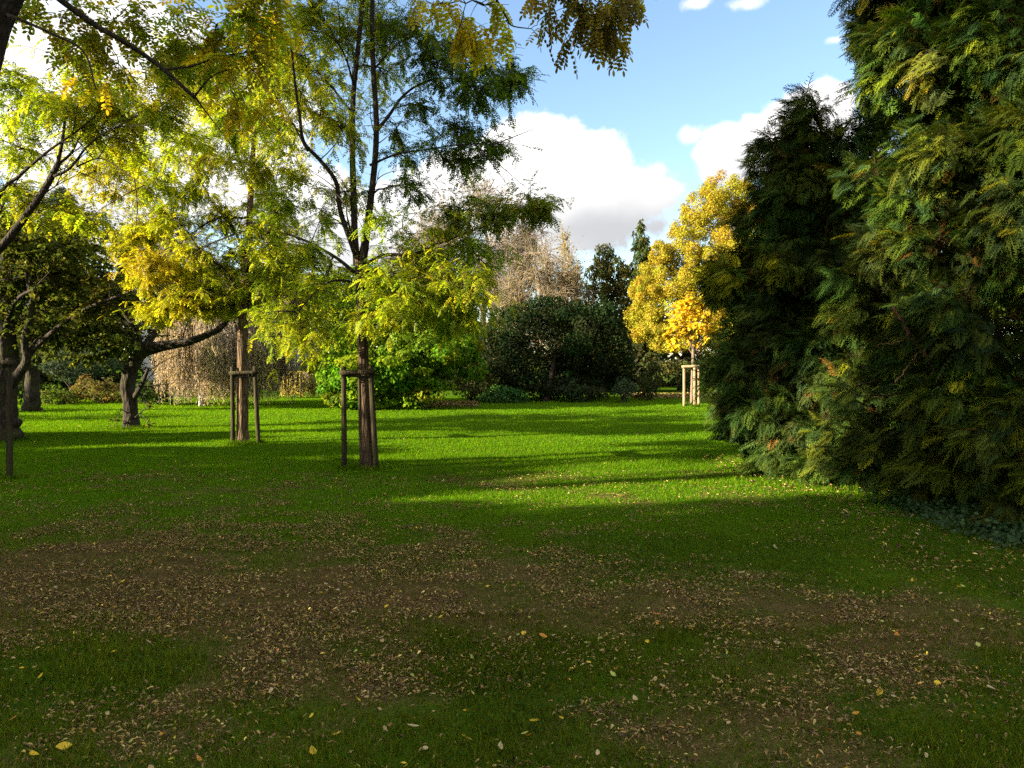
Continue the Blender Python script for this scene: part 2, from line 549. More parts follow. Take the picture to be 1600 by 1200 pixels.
def sub_lumps(rng, blobs, k, fr=(.3, .5), inner=True):
    """break big blobs into child lumps over their surface"""
    out = []
    for b in blobs:
        b = np.asarray(b, float); c, r = b[:3], b[3:]
        d = unit(rng, k)
        s = rng.uniform(*fr, k)
        for j in range(k):
            cr = r * s[j] * rng.uniform(.8, 1.2, 3)
            p = c + d[j] * r * (1 - s[j] * .75) * rng.uniform(.75, 1.08)
            if p[2] - cr[2] * .6 < 0: p[2] = cr[2] * .6
            out.append(np.concatenate([p, cr]))
        if inner:
            out.append(np.concatenate([c, r * .6]))
    return np.array(out)


def pblob(px, py, rx, ry, D, dr):
    return np.concatenate([P(px, py, D), (rx / F * D, dr, ry / F * D)])


def cloud_tree(name, label, cat, base, blobs, seed, pal, dens, size, k=9, fr=(.3, .5), trunk_r=.2, bark=M_OLD, leafm=M_LEAF, w=None, tmpl=KITE,
               group=None, limbs=6, hue=.12, crown='crown', trunk=True, lean=None, **kw):
    rng = np.random.default_rng(seed)
    root = thing(name, label, cat, base, group)
    blobs = np.asarray(blobs, float)
    top = blobs[np.argmax(blobs[:, 2])][:3]
    mid = blobs[:, :3].mean(0)
    if trunk:
        mb = MB()
        b = np.asarray(base, float)
        e = np.array([mid[0], mid[1], mid[2] + .3 * (top[2] - mid[2])])
        pts = catmull([b - [0, 0, .1], b * .7 + e * .3 + [0, 0, 0], e], n=8)
        pts[1:] += rng.normal(0, trunk_r * .15, (len(pts) - 1, 3))
        bark_tube(mb, pts, trunk_r * np.interp(np.linspace(0, 1, len(pts)), [0, .1, .5, 1], [1.45, 1.05, .8, .35]), 10, rng, .15)
        mb.build('trunk', bark, root)
        if limbs:
            lm = MB()
            js = rng.choice(len(blobs), min(limbs, len(blobs)), replace=False)
            for j in js:
                t0 = pts[rng.integers(len(pts) // 3, len(pts) - 2)]
                q = blobs[j, :3]
                pp = catmull([t0, (t0 + q) / 2 + [0, 0, .1 * np.linalg.norm(q - t0)], q], n=6)
                bark_tube(lm, pp, np.linspace(trunk_r * .45, trunk_r * .1, len(pp)), 6, rng, .1)
            lm.build('limbs', bark, root)
    mb = MB()
    cloud(mb, rng, sub_lumps(rng, blobs, k, fr), dens, size, pal, w, tmpl, hue, **kw)
    mb.build(crown, leafm, root)
    return root


def dome(c, R, n, seed, h0=.2, spread=.55, lr=(.4, .55)):
    """rounded crown blobs about a centre"""
    rng = np.random.default_rng(seed)
    c = np.asarray(c, float); R = np.asarray(R, float)
    out = [np.concatenate([c, R * .6])]
    for _ in range(n):
        d = unit(rng, 1)[0]
        s = rng.uniform(*lr)
        out.append(np.concatenate([c + d * R * (1 - s) * rng.uniform(.8, 1.1), R * s * rng.uniform(.85, 1.15, 3)]))
    return np.array(out)


# ================================================================== GROUND
BR = [(-2.9, 6.3, 2.9, 1.5, .36), (-4.2, 5.0, 1.9, 1.2, .30), (-1.6, 4.9, 1.4, .8, .16), (2.6, 4.9, 1.2, .6, .14), (1.9, 4.35, 1.5, .85, .34), (.7, 3.55, .9, .45, .26), (-0.3, 6.9, 1.2, .7, .12),
      (-5, 10.4, 3.0, .8, .22), (.2, 10.9, 1.4, .6, .28), (-.8, 5.0, .8, .5, .12), (-1.2, 3.5, .8, .4, .12),
      (1.4, 7.0, 2.6, 1.4, -.25), (.3, 4.15, .7, .4, -.15), (-2.2, 4.2, .7, .5, -.16), (2.6, 7.5, 2.5, 1.2, -.25), (-1.7, 9.0, 3, .8, -.08)]


def brown(x, y):
    b = fbm(x * .75 + 7, y * .75 + 3, 11, 5) + .35 * (fbm(x * 3 + 1, y * 3, 23, 3) - .5)
    b = b - .16 * sstep(8.3, 9.8, y) - .2 * sstep(11.5, 13.5, y)
    for cx, cy, rx, ry, a in BR:
        b = b + a * np.exp(-(((x - cx) / rx) ** 2 + ((y - cy) / ry) ** 2))
    b = b + .55 * (fbm(x * 5 + 2, y * 7, 29, 4) - .5) + .25 * (fbm(x * 1.7, y * 2.3, 37, 3) - .5)
    return .92 * sstep(.40, .92, b)


def gz(x, y):
    return (.05 * (fbm(x * .25, y * .25, 41, 2) - .5) + .03 * (fbm(x * 1.4, y * 1.4, 47, 2) - .5)) * np.clip(1.2 - np.abs(y) / 60, 0, 1)


def axis(lo, a, b, hi, st, g=1.28):
    m = np.arange(a, b, st)
    up = [b]; d = st
    while up[-1] < hi:
        d *= g; up.append(up[-1] + d)
    dn = [a - st]; d = st
    while dn[-1] > lo:
        d *= g; dn.append(dn[-1] - d)
    return np.concatenate([dn[::-1], m, up])


xs = axis(-900, -16, 16, 900, .16); ys = axis(-300, 1.5, 36, 1500, .16)
X, Y = np.meshgrid(xs, ys)
Bn = brown(X, Y)
GREEN = np.array([.055, .112, .007]); SOIL = np.array([.105, .068, .03])
gcol = GREEN * (1 - Bn[..., None]) + SOIL * Bn[..., None]
mb = MB()
nx, ny = len(xs), len(ys)
i, j = np.meshgrid(np.arange(ny - 1), np.arange(nx - 1), indexing='ij')
gf = np.stack([i * nx + j, i * nx + j + 1, (i + 1) * nx + j + 1, (i + 1) * nx + j], -1).reshape(-1, 4)
mb.add(np.stack([X, Y, gz(X, Y) - .012], -1), [gf], gcol.reshape(-1, 3))
tag(mb.build('ground', groundmat()), 'park lawn ground, green with bare brown patches', 'ground', kind='structure')

# grass blades
rng = np.random.default_rng(77)
GT5 = (np.array([(-.5, 0, 0), (.5, 0, 0), (.38, .12, .55), (-.38, .12, .55), (0, .42, 1.0)]), [np.array([(0, 1, 2, 3)]), np.array([(3, 2, 4)])])
GT3 = (np.array([(-.5, 0, 0), (.5, 0, 0), (0, .3, 1.0)]), [np.array([(0, 1, 2)])])
grass = MB()


def scatter(d0, d1, per):
    A = .70 * (d1 * d1 - d0 * d0) + 1.6 * (d1 - d0)
    n = int(A * per)
    y = np.sqrt(rng.uniform(d0 * d0, d1 * d1, n))
    x = rng.uniform(-1, 1, n) * (.70 * y + .8)
    return x, y


def blades(d0, d1, per, h, wd, tm):
    x, y = scatter(d0, d1, per)
    b = brown(x, y)
    tuft = fbm(x * 2.2, y * 2.2, 61, 3)
    keep = rng.uniform(0, 1, len(x)) < (1 - .25 * b) * np.clip(.35 + 1.3 * tuft, .2, 1)
    x, y, b, tuft = x[keep], y[keep], b[keep], tuft[keep]
    n = len(x)
    dry = rng.uniform(0, 1, n) < (.05 + .72 * b)
    hh = h * rng.uniform(.5, 1.25, n) * (.55 + .9 * tuft) * np.where(dry, .85, 1.0) * (1 - .3 * b)
    g = pick(rng, n, [(.080, .20, .005), (.10, .225, .006), (.062, .175, .005), (.15, .23, .008)], None, .2 if d0 < 8 else .09)
    br = pick(rng, n, [(.27, .18, .07), (.16, .105, .045), (.34, .24, .10), (.17, .14, .045)], None, .25)
    col = np.where(dry[:, None], br, g)
    big = fbm(x * .35, y * .35, 91, 3)
    worn_shade = (1 - sstep(5.5, 9.5, y))[:, None]      # worn olive turf nearby, darkened too to hold the foreground shade
    col = np.where(dry[:, None], col, col * (1 - worn_shade * np.array([.12, .42, -.5])))
    col = col * (.75 + .5 * big)[:, None] * np.array([1, 1, 1])
    az = rng.uniform(0, 2 * math.pi, n); lean = rng.uniform(.0, .7, n) + .75 * dry
    f = np.stack([np.cos(az), np.sin(az), np.zeros(n)], 1)
    upv = np.stack([-np.sin(az) * np.sin(lean), np.cos(az) * np.sin(lean), np.cos(lean)], 1)
    s = np.cross(upv, f)
    R = np.stack([f, s, upv], 2)
    pos = np.stack([x, y, gz(x, y) - .012], 1)
    sc = np.stack([wd * rng.uniform(.7, 1.3, n), hh, hh], 1)
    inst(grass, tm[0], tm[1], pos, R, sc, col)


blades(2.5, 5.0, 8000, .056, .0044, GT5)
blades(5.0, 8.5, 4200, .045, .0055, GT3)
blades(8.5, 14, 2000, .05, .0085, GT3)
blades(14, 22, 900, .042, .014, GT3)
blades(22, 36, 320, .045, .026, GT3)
# low clover leaves between the blades
x, y = scatter(2.5, 7.5, 900)
k = (rng.uniform(0, 1, len(x)) < (1 - brown(x, y)) * sstep(.45, .62, fbm(x * 1.3, y * 1.3, 131, 3)))
x, y = x[k], y[k]; n = len(x)
nmv = nrm(np.array([0, 0, 1.]) + unit(rng, n) * .45)
inst(grass, KITEW[0], KITEW[1], np.stack([x, y, gz(x, y) + rng.uniform(.005, .025, n)], 1), basis(np.cross(nmv, unit(rng, n)), nmv), rng.uniform(.012, .026, n),
     pick(rng, n, [(.03, .075, .012), (.045, .09, .015)]))
# longer tufts left by the mower round trunks and posts
for (px, py, r, n) in ((577, 731, .22, 420), (538, 732, .12, 180), (588, 729, .12, 120), (379, 694, .2, 380), (364, 694, .12, 160), (404, 692, .12, 180), (203, 669, .4, 420), (5, 687, .6, 500), (15, 749, .12, 160), (1069, 634, .15, 120), (1086, 636, .15, 120)):
    g = G(px, py)
    a = rng.uniform(0, 6.28, n); rr = r * (.4 + np.abs(rng.normal(0, .55, n)))
    x, y = g[0] + rr * np.cos(a), g[1] + rr * np.sin(a)
    az = rng.uniform(0, 2 * math.pi, n); lean = rng.uniform(0, .6, n)
    f = np.stack([np.cos(az), np.sin(az), np.zeros(n)], 1)
    upv = np.stack([-np.sin(az) * np.sin(lean), np.cos(az) * np.sin(lean), np.cos(lean)], 1)
    hh = rng.uniform(.05, .13, n) * (1 if g[1] < 20 else 1.5)
    wdt = .008 * max(1, g[1] / 11) * rng.uniform(.7, 1.3, n)
    inst(grass, GT5[0], GT5[1], np.stack([x, y, gz(x, y) - .012], 1), np.stack([f, np.cross(upv, f), upv], 2), np.stack([wdt, hh, hh], 1), pick(rng, n, [(.06, .14, .005), (.05, .11, .006), (.10, .16, .01)]))
tag(grass.build('grass', M_GRASS), 'short mown green grass with thin straw-brown patches', 'grass', kind='stuff')

# leaf litter
lit = MB()
BUFF, BRN, YEL, ORG, PINK = (.42, .315, .105), (.22, .145, .045), (.50, .38, .03), (.42, .22, .03), (.26, .18, .075)
LT = (np.array([(0, 0, .0), (.3, .2, .10), (.75, .19, .16), (1, 0, .05), (.75, -.19, .12), (.3, -.2, .14)]), [np.array([(0, 1, 2, 3), (0, 3, 4, 5)])])


def litter_at(x, y, size, lift=.004):
    n = len(x)
    nmv = nrm(np.array([0, 0, 1.]) + unit(rng, n) * .5)
    col = pick(rng, n, [BUFF, BRN, YEL, ORG, PINK, (.12, .06, .03)], [3.5, 4.5, .4, .3, 1.4, 4], .35)
    s = rng.uniform(*size, n)
    inst(lit, LT[0], LT[1], np.stack([x, y, gz(x, y) + lift + rng.uniform(0, .018, n)], 1), basis(np.cross(nmv, unit(rng, n)), nmv),
         np.stack([s, s * rng.uniform(.35, .95, n), s * rng.uniform(.6, 3.0, n)], 1), col)


def lit_dens(x, y):
    d = .09 + .50 * brown(x, y)
    for cx, cy, rx, ry, a in [(-2.9, 6.4, 3.2, 1.7, 1.1), (-4.4, 5.0, 1.6, 1.0, 1.1), (-.2, 6.8, 1.4, .8, .35), (-1.4, 4.4, 1.2, .9, .3), (-5, 10.3, 3.5, .9, .45), (.3, 10.8, 1.6, .7, .4)]:
        d = d + a * np.exp(-(((x - cx) / rx) ** 2 + ((y - cy) / ry) ** 2))
    return np.clip(d * (.06 + 1.7 * sstep(.36, .68, fbm(x * 2.2, y * 3.4, 141, 4))), 0, 1)


for d0, d1, per, sz in ((2.6, 5, 3600, (.009, .032)), (5, 9, 2500, (.010, .034)), (9, 13, 700, (.016, .04)), (13, 24, 18, (.035, .06))):
    x, y = scatter(d0, d1, per)
    k = rng.uniform(0, 1, len(x)) < lit_dens(x, y)
    litter_at(x[k], y[k], sz)
# rake of litter under the conifers and under the green bush
x = rng.uniform(-3.6, -1.3, 1300); y = rng.uniform(28, 32, 1300); litter_at(x, y, (.06, .13), .01)
x = rng.uniform(3.2, 7, 2500); y = rng.uniform(6, 13.5, 2500); litter_at(x, y, (.03, .06), .01)
x = rng.uniform(5.5, 11.5, 2600); y = rng.uniform(34.5, 40, 2600); litter_at(x, y, (.08, .16), .01)
tag(lit.build('leaf_litter', M_DRY), 'dry brown and buff leaf litter strewn over the lawn', 'leaf litter', kind='stuff')

# single fallen leaves in the foreground, each an object
KINDS = [('pale', (.36, .25, .11), 'pale buff curled leaf fallen on the shaded foreground grass', 'pale buff fallen leaves'),
         ('cream', (.44, .34, .17), 'cream-coloured dry leaf fallen on the shaded foreground grass', 'cream fallen leaves'),
         ('yellow', (.56, .38, .02), 'bright yellow leaf fallen on the shaded foreground grass', 'bright yellow fallen leaves'),
         ('orange', (.48, .20, .02), 'orange leaf fallen on the shaded foreground grass', 'orange fallen leaves'),
         ('green', (.34, .36, .08), 'yellow-green leaf fallen on the shaded foreground grass', 'yellow-green fallen leaves'),
         ('brown', (.20, .10, .05), 'brown crinkled leaf fallen on the shaded foreground grass', 'brown fallen leaves')]
fr = np.random.default_rng(300)
leafmeshes = []
for kd in KINDS:
    ms = []
    for q in range(3):
        mb = MB()
        n = 7
        t = np.linspace(0, 1, n)
        wv = .30 * np.sin(math.pi * np.clip(t, .02, .985)) ** .75 * fr.uniform(.8, 1.15)
        curl = fr.uniform(.05, .3); fold = fr.uniform(.05, .45)
        ctr = np.stack([t, .06 * np.sin(t * 4 + q), curl * (t - .5) ** 2 * 2 + .03], 1)
        lft = ctr + np.stack([0 * t, wv, fold * wv], 1); rgt = ctr + np.stack([0 * t, -wv, fold * wv * fr.uniform(.3, 1.2)], 1)
        V = np.concatenate([lft, ctr, rgt])
        f = [(a, a + n, a + n + 1, a + 1) for a in range(n - 1)] + [(a + n, a + 2 * n, a + 2 * n + 1, a + n + 1) for a in range(n - 1)]
        c = np.array(kd[1]) * np.exp(fr.normal(0, .12, (len(V), 1)))
        mb.add(V, [np.array(f)], c)
        o = mb.build('fallen_leaf', M_DRY)
        ms.append(o.data); bpy.data.objects.remove(o)
    leafmeshes.append(ms)
SALIENT = [(1375, 1084, 2, .058), (1400, 1001, 3, .05), (486, 1182, 2, .06), (87, 1178, 2, .062), (830, 1141, 2, .058), (655, 1150, 1, .055), (1543, 1079, 1, .07), (828, 1162, 3, .055),
           (903, 1116, 1, .055), (720, 1162, 2, .05), (630, 1131, 3, .05), (60, 1196, 2, .06), (855, 1005, 3, .05), (820, 997, 2, .04), (1020, 963, 3, .05), (1145, 986, 2, .04),
           (432, 1003, 2, .045), (1463, 1079, 2, .045), (1208, 853, 1, .05), (835, 870, 3, .06)]
spots = [(*G(px, py)[:2], k, s) for px, py, k, s in SALIENT]
while len(spots) < 290:
    y = fr.uniform(2.9, 6.2) ** 1.0; x = fr.uniform(-1, 1) * .68 * y
    spots.append((x, y, fr.choice(6, p=[.42, .16, .10, .06, .14, .12]), fr.uniform(.018, .042)))
for x, y, k, s in spots:
    k = int(k)
    o = bpy.data.objects.new('fallen_leaf', leafmeshes[k][fr.integers(3)])
    COL.objects.link(o)
    o.location = (x, y, float(gz(x, y)) + .014 + fr.uniform(0, .012))
    o.rotation_euler = (fr.normal(0, .3), fr.normal(0, .3), fr.uniform(0, 6.28))
    o.scale = (s, s, s)
    tag(o, KINDS[k][2], 'leaf', KINDS[k][3])

# ================================================================== STAKED ROBINIAS
YLW = [(.46, .42, .02), (.40, .41, .02), (.49, .40, .02)]
YGR = [(.24, .32, .016), (.17, .26, .014), (.34, .37, .02)]
GRN = [(.10, .15, .010), (.14, .19, .012), (.075, .11, .010)]
DGR = [(.05, .08, .010), (.07, .105, .010)]
GLD = [(.44, .32, .02), (.36, .27, .02), (.30, .25, .02)]


def stake_frame(label, posts, rails, r, mat, group, base, straps=()):
    root = thing('tree_stake_frame', label, 'tree stake', base, group)
    rg = np.random.default_rng(int(abs(base[0]) * 100))
    for a, b in posts:
        mb = MB(); pts = np.linspace(np.asarray(a) - [0, 0, .1], b, 10)
        bark_tube(mb, pts, np.full(10, r) * np.linspace(1.06, .98, 10), 14, rg, .04)
        mb.build('post', mat, root)
    for a, b in rails:
        mb = MB(); pts = np.linspace(a, b, 6)
        bark_tube(mb, pts, np.full(6, r * .92), 12, rg, .04)
        mb.build('rail', mat, root)
    for c, rx in straps:
        mb = MB(); an = np.linspace(0, 2 * math.pi, 17)
        pp = np.stack([c[0] + rx * np.cos(an), c[1] + rx * np.sin(an), np.full(17, c[2])], 1)
        tubes(mb, pp[None], np.full((1, 17), .012), 5, (1, 1, 1))
        mb.build('strap', M_STRAP, root)
    return root


# --- middle robinia
T1 = Tree('robinia_tree', 'tall young robinia in the middle with forked dark trunk, yellow-green leaves', 'tree', G(575, 729), 1, bark=M_BARK_SHADE)
D1 = G(575, 729)[1]; T1.dn, T1.dl = 1.75, 1.5; T1.soft = .72
def L1(pl, r0, r1, d0=0, d1=0, name='limb', **kw):
    ds = np.linspace(d0, d1, len(pl))
    return T1.limb([P(a, b, D1 + d) for (a, b), d in zip(pl, ds)], r0, r1, name, **kw)
b1 = P(576, 740, D1)
T1.limb([b1, P(574, 700, D1), P(571, 640, D1), P(568, 560, D1), P(564, 470, D1), P(562, 405, D1)], 0, 0, 'trunk', sides=28, rough=.1, radii=[.16, .105, .092, .08, .074, .076], n=10)
l = []
l.append(L1([(557, 415), (553, 330), (551, 240), (552, 150), (559, 80), (567, -10), (572, -110)], .058, .03, 0, .3))
l.append(L1([(567, 412), (577, 330), (585, 260), (588, 190), (583, 100), (582, 0), (590, -130)], .062, .03, 0, -.3))
l.append(L1([(556, 400), (532, 330), (525, 285), (500, 250), (475, 222), (468, 180), (460, 120), (455, 70)], .045, .015, 0, -.8))
l.append(L1([(553, 425), (520, 399), (470, 373), (430, 363), (380, 362), (330, 380)], .032, .008, 0, .6))
l.append(L1([(556, 440), (515, 440), (480, 470), (460, 500)], .022, .006, 0, -.8))
l.append(L1([(568, 415), (600, 399), (640, 398), (663, 391), (700, 375), (760, 352), (810, 332), (862, 315)], .034, .006, 0, -.6))
l.append(L1([(588, 205), (608, 180), (628, 152), (655, 132), (690, 122), (740, 128), (800, 135)], .032, .006, -.1, .5))
l.append(L1([(578, 258), (620, 241), (670, 233), (720, 226), (785, 225)], .022, .005, -.1, -.7))
l.append(L1([(551, 178), (528, 148), (500, 115), (470, 100), (440, 85)], .022, .006, .1, .9))
l.append(L1([(552, 130), (538, 85), (520, 60), (485, 45)], .018, .006, .1, -.6))
l.append(L1([(568, 420), (620, 428), (660, 452), (700, 480)], .020, .005, 0, -.7))
l.append(L1([(568, 425), (610, 425), (650, 440), (690, 470), (715, 480)], .018, .005, 0, 1.0))
l.append(L1([(480, 235), (450, 180), (415, 130)], .02, .006, -.5, .3))
l.append(L1([(583, 110), (620, 70), (660, 50)], .02, .006, -.2, .4))
l.append(L1([(562, 400), (575, 330), (590, 280)], .02, .006, 0, 1.6))
l.append(L1([(562, 410), (545, 350), (540, 320)], .02, .006, 0, -1.5))
for q in l:
    T1.side(q, 5, .9, .010)
K = dict(size=(.115, .18))
yg = dict(pal=YGR + GRN[:2] + YLW[:1], w=[4, 2.5, 3.5, .6, .5, 2.5], **K)
dg = dict(pal=GRN + DGR + YGR[1:2], w=[2, 2, 2, 2, 2, 1], **K)  # dark greens put the backlit shade of the upper right into leaf colour
for c in [(740, 95, 55, 35, .5, 30), (790, 130, 40, 35, .5, 34), (700, 70, 50, 30, .4, 28), (745, 145, 50, 25, .6, 30), (810, 120, 22, 20, .5, 14), (680, 110, 40, 30, .5, 20), (650, 60, 40, 35, .5, 22), (610, 40, 40, 40, .5, 22),
          (720, 205, 45, 25, .5, 24), (765, 230, 30, 18, .4, 18), (690, 240, 40, 25, .5, 20), (735, 250, 35, 18, .5, 16), (650, 165, 35, 25, .6, 12), (640, 250, 30, 30, .5, 12),
          (640, 300, 40, 22, .5, 18), (620, 200, 30, 30, .5, 12)]:
    T1.px(*c[:4], D1 + T1.rng.uniform(-.5, .6), c[4], c[5], lp=5, **dg)
for c in [(720, 330, 45, 25, .5, 26), (780, 335, 45, 25, .5, 30), (830, 325, 35, 22, .5, 28), (690, 360, 35, 20, .5, 16), (850, 320, 20, 12, .3, 12)]:
    T1.px(*c[:4], D1 - .5 + T1.rng.uniform(-.3, .3), c[4], c[5], lp=5, pal=GRN + YGR[1:2] + GLD[2:], w=[2, 2, 1, 2, 1], **K)
T1.dn = 1.8
for c in [(500, 440, 50, 35, .8, 30), (460, 470, 40, 45, .8, 34), (510, 500, 45, 45, .8, 30), (475, 530, 35, 30, .7, 22), (600, 450, 45, 35, .9, 30), (650, 460, 50, 40, .9, 36), (700, 450, 50, 40, .9, 36), (740, 450, 40, 40, .8, 28),
          (690, 500, 40, 30, .8, 26), (730, 490, 40, 30, .7, 22), (620, 490, 40, 28, .8, 20), (640, 400, 45, 30, .8, 24), (700, 410, 45, 30, .8, 26), (745, 400, 40, 28, .8, 20), (440, 420, 40, 40, .8, 28), (420, 370, 45, 30, .7, 22),
          (480, 390, 50, 30, .8, 20), (500, 345, 35, 28, .7, 14), (440, 320, 35, 30, .7, 18), (610, 350, 40, 30, .8, 14), (540, 300, 40, 35, .9, 14), (430, 500, 35, 40, .7, 24), (660, 420, 60, 40, 1.1, 26), (590, 500, 40, 25, .8, 14)]:
    T1.px(*c[:4], D1 + T1.rng.uniform(-1.0, 1.2), c[4], c[5], lp=6, **yg)
for c in [(470, 90, 50, 50, .8, 34), (430, 140, 40, 45, .8, 30), (500, 180, 45, 45, .8, 26), (440, 220, 40, 40, .8, 24), (520, 60, 40, 40, .7, 24), (480, 20, 50, 35, .7, 26), (420, 60, 40, 40, .8, 30), (560, -40, 60, 50, 1.0, 40),
          (470, 280, 40, 35, .8, 20), (540, 200, 40, 40, .9, 18), (510, 120, 45, 40, .9, 18), (580, 40, 45, 40, .8, 26), (600, 110, 40, 35, .8, 20), (400, 260, 35, 35, .7, 20), (600, -120, 80, 60, 1.2, 50), (390, 180, 35, 40, .7, 20)]:
    T1.px(*c[:4], D1 + T1.rng.uniform(-.8, 1.2), c[4], c[5], lp=6, pal=YGR + GRN + YLW[:1], w=[3, 3, 3, .8, 1.2, .6, 3.5], **K)
T1.done()
zt = 1.5
stake_frame('weathered round-post frame around the middle forked robinia', [
    (P(538, 731, D1 - .12), P(537, 573, D1 - .12)), (P(588, 728, D1 - .12), P(579, 571, D1 - .12)), (P(566, 716, D1 + .42), P(562, 572, D1 + .42))],
    [(P(531, 582, D1 - .19), P(586, 581, D1 - .19)), (P(536, 585, D1 - .15), P(562, 586, D1 + .48)), (P(581, 585, D1 - .15), P(563, 583, D1 + .48))],
    .042, M_POST, 'weathered tree stake frames', G(562, 725), straps=((P(568, 588, D1), .115),))

# --- second robinia
T2 = Tree('robinia_tree', 'young yellow-leaved robinia left of the middle, straight trunk lit on its left', 'tree', G(379, 692), 2)
D2 = G(379, 692)[1]; T2.dn, T2.dl = 1.75, 1.9; T2.soft = .66
def L2(pl, r0, r1, d0=0, d1=0, name='limb', **kw):
    ds = np.linspace(d0, d1, len(pl))
    return T2.limb([P(a, b, D2 + d) for (a, b), d in zip(pl, ds)], r0, r1, name, **kw)
T2.limb([P(380, 702, D2), P(379, 670, D2), P(379, 600, D2), P(379, 530, D2), P(382, 460, D2), P(388, 390, D2), P(391, 320, D2), P(396, 230, D2), P(405, 150, D2), P(412, 60, D2)], 0, 0, 'trunk', sides=26, radii=[.155, .118, .11, .105, .095, .07, .062, .05, .035, .02], n=8)
l = [L2([(381, 470), (350, 420), (320, 400), (285, 350)], .04, .01, 0, -.8),
     L2([(384, 460), (410, 420), (440, 405)], .03, .008, 0, .4),
     L2([(386, 400), (360, 350), (335, 320), (300, 260)], .035, .008, 0, .6),
     L2([(390, 340), (330, 345), (270, 390), (220, 420)], .025, .006, 0, -.6),
     L2([(392, 300), (370, 240), (330, 190)], .03, .008, 0, -.8),
     L2([(393, 280), (430, 230), (450, 180)], .025, .008, 0, .8),
     L2([(380, 480), (330, 470), (270, 470), (220, 455)], .03, .006, 0, .5),
     L2([(385, 430), (380, 400), (375, 350)], .03, .008, 0, 1.6),
     L2([(385, 430), (390, 400), (395, 370)], .03, .008, 0, -1.5)]
for q in l: T2.side(q, 5, 1.0, .010)
ye = dict(pal=YLW + YGR[2:] + YGR[:1], w=[3, 2, 2, 2, 1.5], size=(.125, .19))
ym = dict(pal=YLW[:2] + YGR + GRN[1:2], w=[4.5, 4, 2, 1, 3, .2], size=(.125, .19))
for c in [(225, 360, 45, 28, .7, 40), (260, 345, 40, 25, .7, 34), (200, 385, 28, 25, .5, 20), (240, 418, 45, 28, .8, 36), (220, 438, 30, 18, .5, 16), (285, 430, 45, 28, .8, 34), (290, 466, 40, 20, .7, 28), (262, 482, 35, 16, .6, 28), (310, 485, 30, 14, .5, 18),
          (330, 455, 40, 26, .8, 30), (360, 478, 35, 18, .7, 22), (340, 420, 45, 30, .9, 28), (300, 390, 40, 25, .8, 22), (245, 490, 25, 12, .5, 14)]:
    T2.px(*c[:4], D2 + T2.rng.uniform(-.8, .5), c[4], c[5], lp=6, **ye)
T2.dn = 2.3
for c in [(200, 250, 50, 35, .9, 36), (160, 280, 40, 35, .8, 30), (240, 290, 45, 35, .9, 28), (290, 300, 40, 30, .9, 22), (320, 250, 45, 40, .9, 26), (360, 200, 45, 40, .9, 28), (400, 180, 45, 40, .9, 26), (350, 340, 45, 30, .9, 22), (410, 430, 40, 30, .9, 26), (440, 400, 40, 30, .8, 24),
          (400, 462, 35, 26, .8, 24), (410, 300, 45, 40, 1.0, 22), (330, 160, 40, 35, .9, 26), (280, 220, 45, 40, .9, 26), (420, 350, 40, 30, .8, 18), (370, 120, 50, 45, 1.0, 30), (430, 100, 50, 50, 1.0, 26), (300, 110, 50, 45, 1.0, 28), (390, 400, 50, 30, 1.0, 20)]:
    T2.px(*c[:4], D2 + T2.rng.uniform(-.8, 1.0), c[4], c[5], lp=6, **ym)
T2.done()
stake_frame('weathered round-post frame around the second, yellow-leaved robinia', [
    (P(364, 693, D2 - .1), P(363, 573, D2 - .1)), (P(404, 690, D2 - .1), P(398, 572, D2 - .1)), (P(381, 682, D2 + .5), P(381, 574, D2 + .5))],
    [(P(358, 583, D2 - .17), P(403, 582, D2 - .17)), (P(364, 587, D2 - .13), P(381, 585, D2 + .55)), (P(399, 587, D2 - .13), P(381, 583, D2 + .55))],
    .042, M_POST, 'weathered tree stake frames', G(380, 690), straps=((P(379.5, 589, D2), .135),))

# --- left robinia (trunk just outside the frame)
g3 = G(-40, 746); D3 = g3[1]
T3 = Tree('robinia_tree', 'robinia at the left edge with dark limbs slanting up into the picture', 'tree', g3, 3)
T3.dn, T3.dl = 1.2, 1.6; T3.soft = .7
def L3(pl, r0, r1, d0=0, d1=0, name='limb', **kw):
    ds = np.linspace(d0, d1, len(pl))
    return T3.limb([P(a, b, D3 + d) for (a, b), d in zip(pl, ds)], r0, r1, name, **kw)
L3([(-40, 756), (-42, 680), (-42, 600), (-40, 520), (-35, 450), (-30, 410)], 0, 0, 0, 0, 'trunk', sides=24, radii=[.15, .12, .11, .10, .095, .085])
l = [L3([(-30, 415), (0, 388), (35, 345), (70, 295), (91, 256)], .065, .038, 0, -.3),
     L3([(90, 258), (99, 210), (104, 165), (116, 140), (128, 122)], .028, .008, -.3, -.2),
     L3([(90, 258), (112, 238), (130, 205), (168, 165)], .024, .006, -.3, .3),
     L3([(85, 275), (110, 262), (140, 225), (180, 200), (240, 195)], .022, .005, -.3, -.8),
     L3([(-25, 400), (0, 305), (30, 275), (70, 240), (120, 205), (150, 180)], .035, .008, 0, -.6),
     L3([(-20, 390), (0, 330), (25, 285)], .03, .01, 0, .4),
     L3([(-30, 420), (-60, 330), (-80, 200), (-60, 60)], .06, .02, 0, .5),
     L3([(120, 260), (160, 248), (210, 280), (250, 310)], .012, .004, -.4, -.9),
     L3([(50, 320), (80, 295), (125, 270)], .014, .004, -.2, .5)]
for q in l: T3.side(q, 4, .8, .009)
